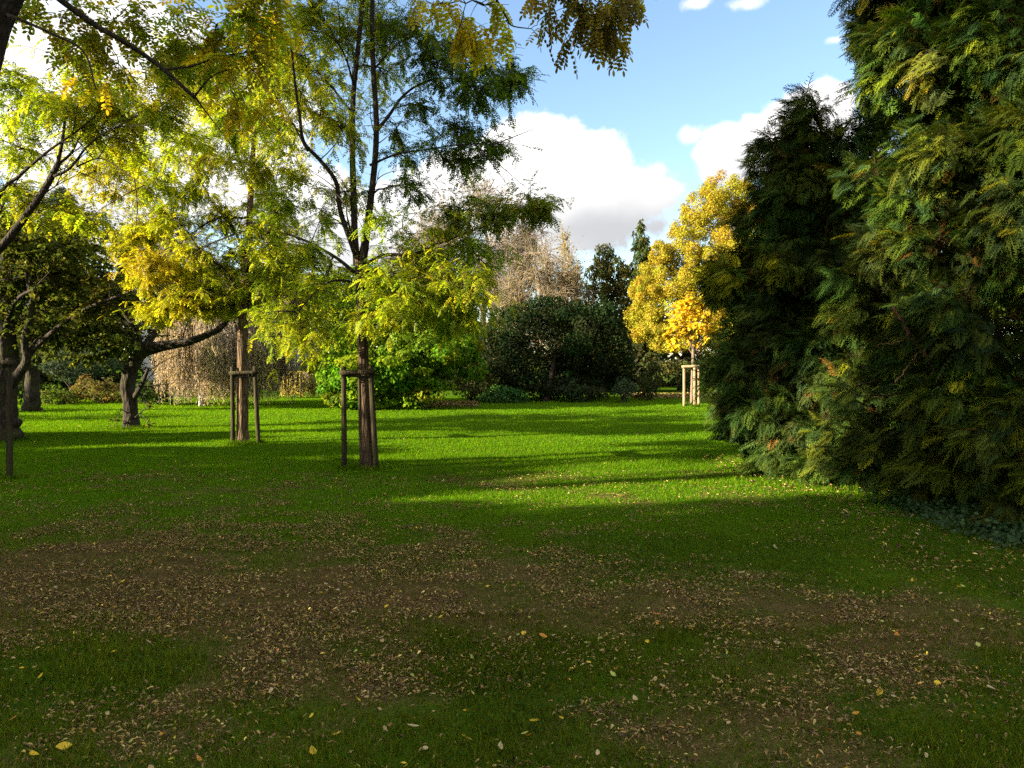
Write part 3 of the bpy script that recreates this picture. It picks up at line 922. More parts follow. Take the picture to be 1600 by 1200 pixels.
for c in [(40, 170, 45, 40, .7, 30), (90, 160, 45, 35, .7, 32), (150, 150, 45, 35, .7, 34), (200, 170, 45, 35, .7, 34), (240, 180, 40, 30, .7, 26), (30, 230, 40, 35, .7, 24), (120, 200, 45, 30, .7, 24), (180, 215, 45, 25, .7, 26), (20, 290, 40, 30, .7, 22), (60, 330, 40, 25, .6, 18),
          (110, 330, 35, 22, .6, 16), (130, 345, 25, 18, .5, 12), (20, 120, 40, 35, .7, 16), (250, 130, 45, 35, .7, 26), (90, 100, 40, 30, .6, 12), (-60, 120, 60, 50, 1., 24)]:
    T3.px(*c[:4], D3 + T3.rng.uniform(-.6, .7), c[4], c[5], lp=6, pal=YGR + GRN[:1] + YLW[:2], w=[3, 2, 3, .6, 3, 2.5], size=(.13, .2))
T3.done()
stake_frame('weathered round-post frame cut by the left edge of the picture', [
    (P(15, 748, D3 - .1), P(14, 560, D3 - .1)), (P(-74, 746, D3 - .1), P(-70, 558, D3 - .1)), (P(-34, 735, D3 + .5), P(-36, 560, D3 + .5))],
    [(P(24, 567, D3 - .17), P(-82, 566, D3 - .17)), (P(15, 571, D3 - .13), P(-36, 570, D3 + .55)), (P(-70, 571, D3 - .13), P(-36, 568, D3 + .55))],
    .042, M_POST, 'weathered tree stake frames', G(-25, 744))

# --- near robinia leaning in from the upper left
T4 = Tree('robinia_tree', 'near robinia leaning in at the upper left corner, its golden branches hanging over the top', 'tree', (-5.4, 4.6, 0), 4)
T4.dn, T4.dl = 1.1, 1.4; T4.soft = .7
D4 = 5.0
def L4(pl, r0, r1, ds, name='limb', **kw):
    return T4.limb([P(a, b, D4 + d) for (a, b), d in zip(pl, ds)], r0, r1, name, **kw)
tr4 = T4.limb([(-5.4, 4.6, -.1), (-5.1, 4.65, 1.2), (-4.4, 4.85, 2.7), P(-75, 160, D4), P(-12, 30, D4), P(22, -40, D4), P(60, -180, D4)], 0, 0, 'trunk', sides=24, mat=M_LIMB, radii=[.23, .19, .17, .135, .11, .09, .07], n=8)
l = [L4([(20, -30), (62, -28), (95, 0), (150, 40), (205, 72), (255, 108), (306, 154)], .027, .013, [0, 0, .1, .2, .3, .4, .5]),
     L4([(255, 109), (300, 103), (345, 88), (400, 80)], .010, .004, [.4, .5, .6, .7]),
     L4([(303, 152), (330, 120), (360, 108)], .009, .004, [.5, .5, .6]),
     L4([(0, 20), (25, 28), (75, 50), (130, 80), (150, 140)], .014, .004, [0, -.1, -.2, -.3, -.4]),
     L4([(40, -80), (200, -150), (450, -150), (700, -110), (900, -80), (1020, -60)], .06, .016, [0, .1, .1, 0, -.1, -.2]),
     L4([(700, -110), (745, -40), (770, -10), (790, 25), (800, 40), (830, 45)], .014, .003, [0, 0, 0, 0, 0, 0]),
     L4([(840, -95), (860, -30), (900, 10), (930, 30)], .012, .003, [0, 0, -.1, -.1]),
     L4([(306, 153), (322, 175), (345, 205)], .008, .003, [.5, .55, .6]),
     L4([(30, -60), (150, -60), (300, -30), (420, -20)], .03, .008, [0, .5, 1, 1.4]),
     T4.limb([P(60, -170, D4), (-2.4, 4.0, 6.0), (-1.2, 2.5, 6.6)], .06, .02),
     T4.limb([P(60, -170, D4), (-3.4, 6.2, 6.6), (-3.6, 8.0, 7.5)], .06, .02)]
gd = dict(tmpl=ROB6, size=(.15, .24), pal=GLD + YGR[:2] + YLW[:1], w=[1.5, 1.5, 2, 3, 2.5, 3], tw_r=.004, tlen=.3)
for c in [(60, 20, 45, 30, .3, 8), (130, 40, 40, 30, .3, 10), (120, 100, 40, 30, .3, 9), (200, 30, 45, 30, .3, 10), (270, 50, 40, 35, .35, 10), (330, 40, 45, 35, .4, 12), (390, 30, 45, 35, .4, 12), (380, 90, 40, 35, .4, 9), (320, 90, 40, 30, .4, 9), (250, 90, 30, 30, .3, 7), (180, 90, 30, 30, .3, 5),
          (440, -10, 50, 30, .4, 10), (360, 140, 35, 30, .4, 6)]:
    T4.px(*c[:4], D4 + T4.rng.uniform(.6, 1.5), c[4], c[5], lp=4, **gd)
T4.dn, T4.dl = 1.5, 1.3
yy = dict(tmpl=ROB6, size=(.14, .20), pal=YLW + GLD[:1], tw_r=.0035, droop=.9)
for c in [(690, 15, 30, 20, .15, 5), (720, 45, 30, 22, .15, 5), (755, 15, 30, 15, .15, 3), (745, 60, 18, 14, .1, 2), (790, 40, 14, 12, .1, 1)]:
    T4.px(c[0], c[1] - 8, *c[2:4], D4, c[4], c[5], lp=3, **yy)
br = dict(tmpl=ROB6, size=(.13, .19), pal=GLD[1:] + [(.13, .10, .02), (.10, .09, .02)], tw_r=.0035, droop=.9)
for c in [(900, 20, 30, 22, .15, 5), (935, 40, 32, 30, .18, 7), (965, 25, 28, 28, .18, 7), (950, 70, 25, 18, .15, 5), (900, 55, 16, 14, .12, 2), (850, 35, 25, 10, .1, 2), (980, 0, 25, 20, .15, 5), (860, -5, 30, 12, .1, 3), (905, -30, 60, 20, .2, 8), (840, 70, 10, 10, .1, 1)]:
    T4.px(c[0], c[1] - 12, *c[2:4], D4 - .1, c[4], c[5], lp=3, **br)
T4.dn = 1.6
for c in [(-4.5, 3, 5.5, 1.4, 30), (-3, 2.5, 6.5, 1.5, 34), (-1.5, 2.5, 7, 1.4, 34), (-3.6, 7.5, 7.6, 1.4, 34), (-2.6, 4.6, 7.6, 1.3, 30), (-6.5, 5, 5.5, 1.5, 34), (-5.5, 6.5, 6, 1.4, 30), (-6.6, 3, 4.2, 1.3, 30)]:
    T4.clump(c[:3], (c[3], c[3], c[3] * .6), c[4], lp=6, size=(.2, .3), pal=YGR + GLD)
T4.done()

# ================================================================== OLD TREES ON THE LEFT
DK = [(.06, .085, .014), (.09, .12, .016), (.13, .14, .022), (.085, .075, .022), (.20, .19, .035)]
t5 = G(203, 668); D5 = t5[1]
T5 = Tree('leaning_tree', 'dark crooked leaning tree with one thick limb bent out to the right', 'tree', t5, 5, bark=M_OLD, limbm=M_OLD, leafm=M_LEAF)
T5.dn, T5.dl = 1.25, 1.4
def L5(pl, r0, r1, d0=0, d1=0, name='limb', **kw):
    ds = np.linspace(d0, d1, len(pl))
    return T5.limb([P(a, b, D5 + d) for (a, b), d in zip(pl, ds)], r0, r1, name, **kw)
L5([(203, 674), (204, 655), (203, 630), (198, 605), (204, 580), (216, 557), (232, 540)], 0, 0, 0, 0, 'trunk', sides=22, radii=[.24, .18, .165, .175, .165, .155, .145], rough=.25)
l = [L5([(226, 548), (250, 541), (275, 537), (300, 532), (325, 522), (345, 512), (370, 480)], .16, .05, 0, -.8, sides=14, rough=.2),
     L5([(226, 545), (238, 524), (252, 505), (240, 470), (250, 430)], .12, .04, 0, .6, sides=12),
     L5([(214, 560), (215, 520), (190, 480), (170, 440), (130, 410)], .11, .03, 0, -.5, sides=12),
     L5([(208, 625), (222, 600), (232, 575)], .08, .03, 0, -.6, sides=10),
     L5([(190, 480), (150, 470), (110, 480)], .05, .01, -.3, .5),
     L5([(203, 650), (190, 640), (184, 655)], .015, .005, -.1, -.4),
     L5([(208, 655), (225, 640), (236, 632)], .02, .006, -.1, -.4)]
for q in l[:5]: T5.side(q, 5, 1.2, .018)
for c in [(130, 420, 50, 35, 1.2, 46), (170, 450, 50, 35, 1.2, 46), (110, 470, 50, 35, 1.2, 44), (200, 490, 45, 35, 1.1, 40), (150, 510, 50, 30, 1.1, 40), (100, 530, 45, 25, 1.0, 26), (180, 380, 50, 35, 1.2, 36), (120, 370, 45, 35, 1.2, 34), (230, 450, 35, 40, 1.0, 20), (210, 530, 35, 25, .9, 20), (130, 560, 40, 18, .8, 12), (240, 490, 25, 20, .8, 12), (60, 500, 45, 30, 1.1, 30), (165, 545, 40, 20, .9, 16)]:
    T5.px(*c[:4], D5 + T5.rng.uniform(-1, 1.2), c[4], c[5], lp=15, tmpl=KITE, size=(.09, .16), pal=DK, w=[3, 3, 1.5, 2, .5], tw_r=.008)
for c in [(184, 655, 8, 10, .15, 8), (236, 632, 8, 12, .15, 6), (232, 660, 8, 6, .15, 5)]:
    T5.px(*c[:4], D5 - .3, c[4], c[5], lp=5, tmpl=KITE, size=(.05, .09), pal=DK, tw_r=.005)
T5.done()

t6 = G(5, 685); D6 = t6[1]
T6 = Tree('old_tree', 'thick old tree at the left edge with a burl at its foot', 'tree', t6, 6, bark=M_OLD, limbm=M_OLD, leafm=M_LEAF)
T6.dn, T6.dl = 1.25, 1.4
def L6(pl, r0, r1, d0=0, d1=0, name='limb', **kw):
    ds = np.linspace(d0, d1, len(pl))
    return T6.limb([P(a, b, D6 + d) for (a, b), d in zip(pl, ds)], r0, r1, name, **kw)
L6([(5, 692), (2, 670), (2, 640), (5, 600), (8, 560), (6, 500), (8, 430), (10, 360)], 0, 0, 0, 0, 'trunk', sides=24, radii=[.42, .33, .30, .27, .24, .18, .14, .08], rough=.2)
for q, (bx, by, br_) in enumerate([(24, 679, .13), (27, 660, .10), (16, 684, .12)]):
    mb = MB(); c = P(bx, by, D6 - .15); d = unit(T6.rng, 260); rr = br_ * (1 + .25 * (vnoise(d[:, 0] * 4 + q * 9, d[:, 1] * 4 + d[:, 2] * 3, 4) - .5))
    th = np.linspace(0, math.pi, 11); ph = np.linspace(0, 2 * math.pi, 17)
    TH, PH = np.meshgrid(th, ph, indexing='ij')
    dd = np.stack([np.sin(TH) * np.cos(PH), np.sin(TH) * np.sin(PH), np.cos(TH)], -1)
    nz = 1 + .35 * (vnoise(dd[..., 0] * 3 + q * 7, dd[..., 2] * 3 + dd[..., 1] * 2, 6) - .5)
    a, b = np.meshgrid(np.arange(10), np.arange(16), indexing='ij')
    mb.add(c + dd * br_ * nz[..., None], [np.stack([a * 17 + b, a * 17 + b + 1, (a + 1) * 17 + b + 1, (a + 1) * 17 + b], -1).reshape(-1, 4)], (1, 1, 1))
    mb.build('burl', M_OLD, T6.root)
l = [L6([(6, 610), (25, 590), (42, 562), (38, 530), (50, 480), (40, 420)], .13, .04, 0, -.6, sides=12),
     L6([(42, 555), (75, 525), (120, 490), (165, 470), (205, 455)], .07, .02, -.2, -.9),
     L6([(8, 480), (50, 440), (90, 400)], .07, .02, 0, .6),
     L6([(8, 420), (-30, 360), (-60, 320)], .08, .02, 0, .4),
     L6([(5, 520), (25, 470), (55, 450)], .06, .02, 0, -1.4)]
for q in l: T6.side(q, 5, 1.1, .016)
for c in [(30, 380, 50, 40, 1.3, 50), (70, 420, 50, 40, 1.2, 50), (20, 440, 50, 40, 1.2, 46), (60, 470, 45, 40, 1.1, 46), (110, 440, 45, 35, 1.1, 40), (100, 390, 45, 35, 1.1, 40), (30, 510, 45, 35, 1.1, 40), (80, 520, 45, 30, 1.0, 34), (130, 480, 40, 30, .9, 30), (170, 470, 40, 25, .9, 26), (60, 360, 50, 35, 1.2, 40), (-40, 400, 60, 60, 1.3, 50), (20, 340, 50, 35, 1.2, 36), (110, 340, 40, 30, 1., 26), (190, 455, 25, 20, .6, 12)]:
    T6.px(*c[:4], D6 + T6.rng.uniform(-1.2, 1.0), c[4], c[5], lp=15, tmpl=KITE, size=(.08, .15), pal=DK, w=[2.5, 3, 2, 2, .7], tw_r=.008)
T6.done()

# ================================================================== RIGHT-HAND CONIFERS
def conifer(name, label, base, H, prof, seed, nb, pal, w=None, size=(.28, .46), ns=7, nsp=9, trunk_r=.22, tmpls=SPRAYS, group=None, bark=M_RED, sag=.42, view=True, twr=.012, z0=.25, extra=None, reach=(.74, 1.08), inner=16):
    """prof(z/H, azimuth) -> branch reach"""
    rng = np.random.default_rng(seed)
    root = thing(name, label, 'conifer', base, group)
    base = np.asarray(base, float)
    mb = MB()
    tp = np.stack([base[0] + .06 * np.sin(np.linspace(0, 5, 16)), base[1] + .06 * np.cos(np.linspace(0, 4, 16)) - .06, np.linspace(-.1, H * .97, 16)], 1)
    bark_tube(mb, tp, trunk_r * np.interp(np.linspace(0, 1, 16), [0, .06, 1], [1.3, 1, .06]), 16, rng, .15)
    mb.build('trunk', bark, root)
    tw = MB(); lf = MB()
    u = np.sort(rng.uniform(0, 1, nb) ** 1.0)
    z = z0 + (H - z0) * u
    az = rng.uniform(0, 2 * math.pi, nb)
    if view:   # branches facing the lawn are kept in full, the far side is thinner
        az = np.where((np.sin(az) > .3) & (np.cos(az) > -.3) & (rng.uniform(0, 1, nb) < .6), -az, az)
    Lb = np.array([prof(a, b) for a, b in zip(z / H, az)]) * rng.uniform(*reach, nb)
    t = np.linspace(0, 1, 9)
    dirx = np.stack([np.cos(az), np.sin(az), 0 * az], 1)
    sg = sag * rng.uniform(.6, 1.4, nb); ri = rng.uniform(.0, .4, nb)
    zz = z[:, None] + Lb[:, None] * (ri[:, None] * t - (sg[:, None] + ri[:, None] * .75) * t ** 3)
    zz = np.maximum(zz, .12 + .2 * rng.uniform(0, 1, (nb, 1)))
    bx = np.interp(z, tp[:, 2], tp[:, 0]); by = np.interp(z, tp[:, 2], tp[:, 1])
    perp = np.stack([-np.sin(az), np.cos(az), 0 * az], 1)
    wob = rng.normal(0, .06, nb)
    BP = np.stack([bx, by, 0 * bx], 1)[:, None] + dirx[:, None] * (Lb[:, None] * t)[..., None] + perp[:, None] * (Lb[:, None] * wob[:, None] * np.sin(t * 4))[..., None]
    BP[..., 2] = zz
    BP[:, 1:-1] += rng.normal(0, .035, (nb, 7, 3)) * Lb[:, None, None] * .6
    tubes(tw, BP, (np.clip(.008 * Lb, .008, .03)[:, None] * (1 - .85 * t)[None]), 6, (1, 1, 1))
    # side shoots
    M = nb * ns
    ib = np.repeat(np.arange(nb), ns)
    ts = rng.uniform(.22, 1.0, M); ts[::ns] = 1.0
    k = np.minimum((ts * 8).astype(int), 7); fr_ = (ts * 8 - k)[:, None]
    o = BP[ib, k] * (1 - fr_) + BP[ib, k + 1] * fr_
    ang = rng.choice([-1, 1], M) * rng.uniform(.35, 1.1, M); ang[::ns] = 0
    d = dirx[ib] * np.cos(ang)[:, None] + perp[ib] * np.sin(ang)[:, None]
    d[:, 2] = -rng.uniform(-.15, .9, M); d = nrm(d)
    ls = (.22 + .38 * (1.15 - ts) * Lb[ib] * .55) * rng.uniform(.6, 1.2, M)
    tt = np.linspace(0, 1, 5)
    SP_ = o[:, None] + d[:, None] * (ls[:, None] * tt)[..., None]
    SP_[..., 2] -= .18 * ls[:, None] * tt ** 2
    tubes(tw, SP_, twr * (1 - .8 * tt)[None] * np.ones((M, 1)) * .7, 3, (1, 1, 1))
    # sprays
    Q = M * nsp
    im = np.repeat(np.arange(M), nsp)
    u = rng.uniform(.1, 1.0, Q)[:, None]
    pos = o[im] + d[im] * ls[im][:, None] * u; pos[:, 2] -= .18 * ls[im] * u[:, 0] ** 2
    sd = nrm(np.cross(d[im], [0, 0, 1.0])) * rng.choice([-1, 1], Q)[:, None]
    f = nrm(d[im] * .7 + sd * rng.uniform(0, .8, (Q, 1)) + np.array([0, 0, -1.]) * rng.uniform(.2, 1.5, (Q, 1)) + unit(rng, Q) * .35)
    upv = nrm(np.array([0, 0, .7]) + dirx[ib][im] * .6 + unit(rng, Q) * .5)
    hb = np.exp(rng.normal(0, .16, (nb, 1)) * np.array([[1, .8, .7]]))[ib][im]
    col = pick(rng, Q, pal, w, .16) * hb
    if extra is not None:
        col = extra(rng, pos, col)
    pos[:, 2] = np.maximum(pos[:, 2], .06)
    sc = rng.uniform(*size, Q)
    which = rng.integers(0, len(tmpls), Q)
    for q, tm in enumerate(tmpls):
        s_ = which == q
        inst(lf, tm[0], tm[1], pos[s_], basis(f[s_], upv[s_]), sc[s_], col[s_])
    # older foliage deeper in the crown, coloured dark so the gaps look shaded
    ni = inner; Q = nb * ni; ii = np.repeat(np.arange(nb), ni)
    ts = rng.uniform(.08, .74, Q); k = np.minimum((ts * 8).astype(int), 7)
    pos = BP[ii, k] + rng.normal(0, .2, (Q, 3)); pos[:, 2] = np.maximum(pos[:, 2], .1)
    f = nrm(dirx[ii] * .5 + unit(rng, Q) * .8 + np.array([0, 0, -.6]))
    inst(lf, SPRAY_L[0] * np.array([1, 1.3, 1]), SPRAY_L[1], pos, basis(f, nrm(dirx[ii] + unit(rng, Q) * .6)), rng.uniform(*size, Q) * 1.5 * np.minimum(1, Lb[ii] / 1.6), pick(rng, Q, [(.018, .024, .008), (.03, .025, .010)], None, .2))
    tw.build('branches', M_LIMB, root)
    lf.build('foliage', M_CON, root)
    return root


CY = [(.032, .056, .013), (.046, .076, .013), (.07, .10, .011), (.026, .05, .018), (.17, .175, .010), (.12, .06, .012)]
def sunlit_yellow(rng, pos, col):  # natural yellow-green, painted stronger in a height band for the sunlit patches
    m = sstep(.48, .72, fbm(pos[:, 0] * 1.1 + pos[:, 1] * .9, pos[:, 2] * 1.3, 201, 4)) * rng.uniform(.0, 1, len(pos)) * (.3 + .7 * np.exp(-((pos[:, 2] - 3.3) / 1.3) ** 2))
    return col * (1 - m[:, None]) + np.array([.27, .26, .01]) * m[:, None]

def conifer_mass(name, label, base, H, blobs, seed, pal, w, dens, size, k=14, fr=(.22, .42), trunk_r=.22, extra=None, bark=M_RED):
    """old cypress: boughs of overlapping spray clusters hung round a trunk"""
    rng = np.random.default_rng(seed)
    root = thing(name, label, 'conifer', base)
    base = np.asarray(base, float)
    mb = MB()
    zt = np.linspace(-.1, H, 16)
    tp = np.stack([base[0] + .07 * np.sin(zt), base[1] + .07 * np.cos(zt * .8) - .07, zt], 1)
    bark_tube(mb, tp, trunk_r * np.interp(np.linspace(0, 1, 16), [0, .06, 1], [1.3, 1, .06]), 16, rng, .15)
    mb.build('trunk', bark, root)
    lumps = sub_lumps(rng, blobs, k, fr, False)
    # boughs from the trunk into every cluster
    n = len(lumps)
    a = np.stack([np.interp(lumps[:, 2] - .2, zt, tp[:, 0]), np.interp(lumps[:, 2] - .2, zt, tp[:, 1]), np.clip(lumps[:, 2] - rng.uniform(-.3, .6, n), .1, H * .97)], 1)
    e = lumps[:, :3]
    m = (a + e) / 2 + rng.normal(0, .15, (n, 3)) + np.array([0, 0, .15])
    t = np.linspace(0, 1, 9)[None, :, None]
    bp = (1 - t) ** 2 * a[:, None] + 2 * t * (1 - t) * m[:, None] + t * t * e[:, None]
    bp[:, 1:-1] += rng.normal(0, .03, (n, 7, 3))
    tw = MB()
    tubes(tw, bp, np.linspace(.03, .007, 9)[None] * rng.uniform(.5, 1.1, (n, 1)), 6, (1, 1, 1))
    lf = MB()
    for q, l in enumerate(lumps):
        c, r = l[:3], l[3:]
        cnt = max(8, int(4 * math.pi * (r.mean() ** 2) * dens))
        d = unit(rng, cnt)
        outw = nrm(c - np.array([base[0], base[1], c[2]]) + 1e-6)
        d = nrm(d + .55 * outw)
        pos = c + d * r * rng.uniform(.35, 1.0, (cnt, 1))
        pos[:, 2] = np.maximum(pos[:, 2], rng.uniform(.04, .3, cnt))
        f = nrm(d * .55 + outw * .35 + np.array([0, 0, -1.]) * rng.uniform(-.15, 1.1, (cnt, 1)) + unit(rng, cnt) * .38)
        upv = nrm(np.array([0, 0, .8]) + d * .7 + unit(rng, cnt) * .45)
        col = pick(rng, cnt, pal, w, .16) * np.exp(rng.normal(0, .2) + rng.normal(0, .08, 3))
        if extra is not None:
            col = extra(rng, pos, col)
        sc = rng.uniform(*size, cnt) * rng.choice([.7, 1.0, 1.0, 1.45], cnt)
        wh = rng.integers(0, 3, cnt)
        for z_, tm in enumerate(SPRAYS):
            s_ = wh == z_
            inst(lf, tm[0], tm[1], pos[s_], basis(f[s_], upv[s_]), sc[s_], col[s_])
        # dead brown sprays inside the bough, darkened to paint its deep gaps black
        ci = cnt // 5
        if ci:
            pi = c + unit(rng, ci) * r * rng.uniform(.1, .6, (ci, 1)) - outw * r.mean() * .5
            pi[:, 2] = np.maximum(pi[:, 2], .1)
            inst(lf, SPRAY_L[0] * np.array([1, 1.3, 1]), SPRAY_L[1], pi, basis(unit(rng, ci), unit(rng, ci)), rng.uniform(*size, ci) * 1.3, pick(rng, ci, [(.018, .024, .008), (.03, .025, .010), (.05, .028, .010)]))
    tw.build('branches', M_LIMB, root)
    lf.build('foliage', M_CON, root)
    return root


conifer_mass('cypress_tree', 'tallest dark cypress on the right, running out of the top of the frame', (7.5, 9.2, 0), 10.5,
             [pblob(1490, -70, 150, 140, 9.2, 1.3), pblob(1570, 90, 160, 150, 9, 1.4), pblob(1435, 100, 98, 120, 9.3, 1.0), pblob(1465, 290, 125, 120, 8.9, 1.1), pblob(1580, 290, 130, 150, 8.5, 1.3), pblob(1425, 450, 120, 110, 8.9, 1.1),
              pblob(1545, 490, 130, 120, 8.3, 1.1), pblob(1660, 400, 140, 200, 8, 1.4), pblob(1405, 610, 115, 90, 9.1, .9), pblob(1520, 650, 120, 95, 8.3, .9), pblob(1625, 690, 110, 110, 7.7, .9), pblob(1360, 690, 85, 65, 9.5, .7),
              pblob(1470, 740, 90, 50, 8.6, .6), pblob(1590, 785, 90, 52, 7.7, .6), pblob(1700, 150, 150, 200, 8.6, 1.4), pblob(1600, -150, 200, 150, 9, 1.6), pblob(1400, 0, 60, 90, 9.5, .8)],
             21, CY, [3, 3, 2, 2, .7, .2], 95, (.13, .25), extra=sunlit_yellow)
conifer_mass('cypress_tree', 'shorter dark cypress with feathery pointed tip beside the tallest one', (5.0, 12.5, 0), 5.5,
             [pblob(1262, 195, 34, 60, 12.3, .5), pblob(1250, 270, 66, 66, 12.2, .8), pblob(1196, 245, 28, 36, 12.2, .4), pblob(1300, 320, 90, 105, 12.1, 1.0), pblob(1215, 360, 66, 74, 12.1, .9), pblob(1165, 440, 58, 66, 12, .8), pblob(1128, 440, 26, 50, 12.1, .5), pblob(1130, 575, 32, 44, 11.8, .5), pblob(1150, 640, 34, 40, 11.4, .5),
              pblob(1260, 470, 105, 85, 11.7, 1.0), pblob(1170, 560, 62, 66, 11.7, .8), pblob(1265, 590, 105, 85, 11.3, 1.0), pblob(1190, 655, 62, 50, 11.3, .7), pblob(1290, 690, 95, 55, 10.7, .8), pblob(1215, 710, 50, 32, 11.1, .5),
              pblob(1345, 240, 60, 115, 11.7, .9), pblob(1350, 420, 80, 120, 11, 1.0), pblob(1340, 560, 80, 100, 10.6, .9)],
             22, [(.029, .056, .015), (.040, .072, .015), (.063, .097, .013), (.10, .06, .016)], [3, 3, 2, .2], 80, (.15, .28), extra=sunlit_yellow, trunk_r=.16)

def prof_back(u, a):
    return (3.0 * (1 - u ** 2) ** .6 + .2) * (1 + .12 * math.sin(a * 4 + u * 9))
conifer('cypress_tree', 'dark cypress behind the tallest one, filling the right edge', (9.6, 14.2, 0), 14.0, prof_back, 26, 260, [(.022, .040, .012), (.034, .056, .012), (.05, .07, .012)], None, ns=6, nsp=6, size=(.3, .5), sag=.5, inner=10)

def prof_mid(u, a):
    return (1.75 * (1 - u) ** .5 + .15) * (1 + .15 * math.sin(a * 3 + u * 8))
conifer('yew_tree', 'bluish dark green rounded yew behind the shorter cypress', (6.25, 15.6, 0), 4.9, prof_mid, 23, 150, [(.022, .046, .022), (.03, .058, .022), (.028, .046, .016)], None, ns=7, nsp=8, size=(.25, .4))

# bare bent branch showing in the gap of the conifers
bb = Tree('bare_branch', 'bare orange-brown forked branch bent through a gap in the cypress foliage', 'branch', P(1440, 560, 8.6), 31, bark=M_RED, limbm=M_RED)
# (kept as a single leafless bough)
for pl, r0, r1 in [([(1395, 480), (1425, 525), (1440, 545), (1460, 575), (1468, 590)], .02, .024), ([(1468, 590), (1458, 605), (1446, 612), (1438, 618)], .03, .018), ([(1500, 610), (1503, 590), (1512, 560)], .02, .012), ([(1440, 545), (1420, 570), (1400, 600)], .012, .006), ([(1425, 525), (1400, 535), (1370, 540)], .01, .004)]:
    bb.limb([P(a, b, 8.2) for a, b in pl], r0, r1, jitter=.012)

# ivy patch
iv = MB(); rng = np.random.default_rng(55)
n = 3200; t = rng.uniform(0, 1, n)
q0 = G(1400, 790); q1 = G(1640, 868)
pos = q0 + (q1 - q0) * t[:, None] + np.stack([rng.normal(.25, .25, n), rng.normal(.1, .3, n), rng.uniform(.02, .2, n) * rng.uniform(.3, 1, n)], 1)
nmv = nrm(np.array([-.2, -.5, .9]) + unit(rng, n) * .5)
inst(iv, KITEW[0], KITEW[1], pos, basis(np.cross(nmv, unit(rng, n)), nmv), rng.uniform(.03, .055, n), pick(rng, n, [(.02, .05, .015), (.035, .07, .02), (.025, .05, .014)]))
tag(iv.build('ivy', M_GLOSS), 'dark ivy ground cover at the foot of the right-hand cypress', 'ivy', kind='stuff')

# ================================================================== MIDDLE GROUND
# yellow staked sapling
D7 = G(1083, 634)[1]; g7 = G(1081, 633)
T7 = Tree('maple_sapling', 'small round-headed sapling with yellow and orange leaves in a new wooden frame', 'tree', g7, 7, bark=M_PALE, limbm=M_PALE, twigm=M_TWIGP, leafm=M_LEAF)
T7.limb([P(1081, 637, D7), P(1082, 600, D7), P(1083, 560, D7), P(1083, 540, D7), P(1080, 500, D7), P(1078, 470, D7)], 0, 0, 'trunk', sides=12, radii=[.085, .07, .065, .055, .035, .015])
for pl in ([(1083, 555), (1070, 535), (1055, 515)], [(1083, 553), (1097, 535), (1110, 515)], [(1082, 545), (1072, 520), (1060, 490)], [(1082, 545), (1092, 520), (1100, 490)]):
    T7.limb([P(a, b, D7 + T7.rng.uniform(-.2, .2)) for a, b in pl], .03, .008)
for c in [(1075, 490, 22, 22, .7, 26), (1060, 510, 20, 18, .6, 22), (1095, 505, 18, 20, .6, 24), (1045, 525, 12, 14, .4, 12), (1075, 520, 24, 16, .7, 24), (1108, 525, 10, 14, .35, 12), (1076, 472, 14, 12, .4, 14), (1052, 540, 12, 8, .4, 8), (1060, 485, 15, 15, .5, 14), (1098, 482, 13, 14, .5, 14), (1110, 500, 8, 12, .3, 8), (1100, 540, 10, 8, .3, 6)]:
    T7.px(*c[:4], D7 + T7.rng.uniform(-.5, .5), c[4], c[5], lp=13, tmpl=KITEW, size=(.12, .19), pal=[(.62, .42, .02), (.60, .32, .02), (.50, .20, .02), (.66, .48, .03), (.45, .40, .04)], w=[5, 1.3, .5, 3, 1.5], tw_r=.008, br_r=.012)
T7.done()
stake_frame('new pale square-set post frame around the yellow sapling', [
    (P(1069, 633, D7 - .3), P(1069, 572, D7 - .3)), (P(1085.5, 635, D7 - .5), P(1085.5, 571, D7 - .5)), (P(1092, 631, D7 + .25), P(1092, 571, D7 + .25))],
    [(P(1065, 573, D7 - .38), P(1088, 572, D7 - .56)), (P(1068, 574, D7 - .25), P(1094, 573, D7 + .32)), (P(1086, 574.5, D7 - .52), P(1093, 573, D7 + .3))],
    .05, M_FRESH, 'new tree stake frame', G(1081, 633))

# big green bush
BG = [(.085, .165, .012), (.12, .21, .014), (.19, .25, .016), (.06, .12, .012)]
D8 = 27.5
cloud_tree('green_bush_tree', 'broad bright green bush-shaped tree reaching to the lawn behind the middle robinia', 'tree', (G(610, 638)[0], 28.5, 0),
           [pblob(600, 540, 130, 80, D8 + 1.2, 2.4), pblob(540, 560, 62, 60, D8 + .6, 1.6), pblob(690, 555, 65, 65, D8 + .8, 1.7), pblob(565, 600, 70, 36, D8 - .3, 1.4), pblob(640, 600, 75, 32, D8 - .3, 1.4), pblob(600, 575, 80, 40, D8 - .6, 1.6), pblob(670, 545, 60, 50, D8 - .2, 1.5), pblob(620, 480, 90, 50, D8 + 1.5, 1.8), pblob(705, 500, 45, 45, D8 + 1, 1.2), pblob(535, 612, 40, 24, D8 - .2, .9), pblob(550, 628, 40, 12, D8 - .6, .7), pblob(730, 550, 28, 40, D8 + .6, .9), pblob(590, 450, 80, 42, D8 + 1.6, 1.7), pblob(520, 480, 55, 48, D8 + 1, 1.4), pblob(680, 450, 60, 42, D8 + 1.2, 1.5), pblob(475, 520, 26, 24, D8 + .4, .7)],
           81, BG, 95, (.08, .17), k=16, fr=(.16, .40), hue=.2, leafm=M_BUSH, tmpl=KITEW, trunk_r=.2, w=[3, 3, 1.5, 2], up=.7, droop=.45)
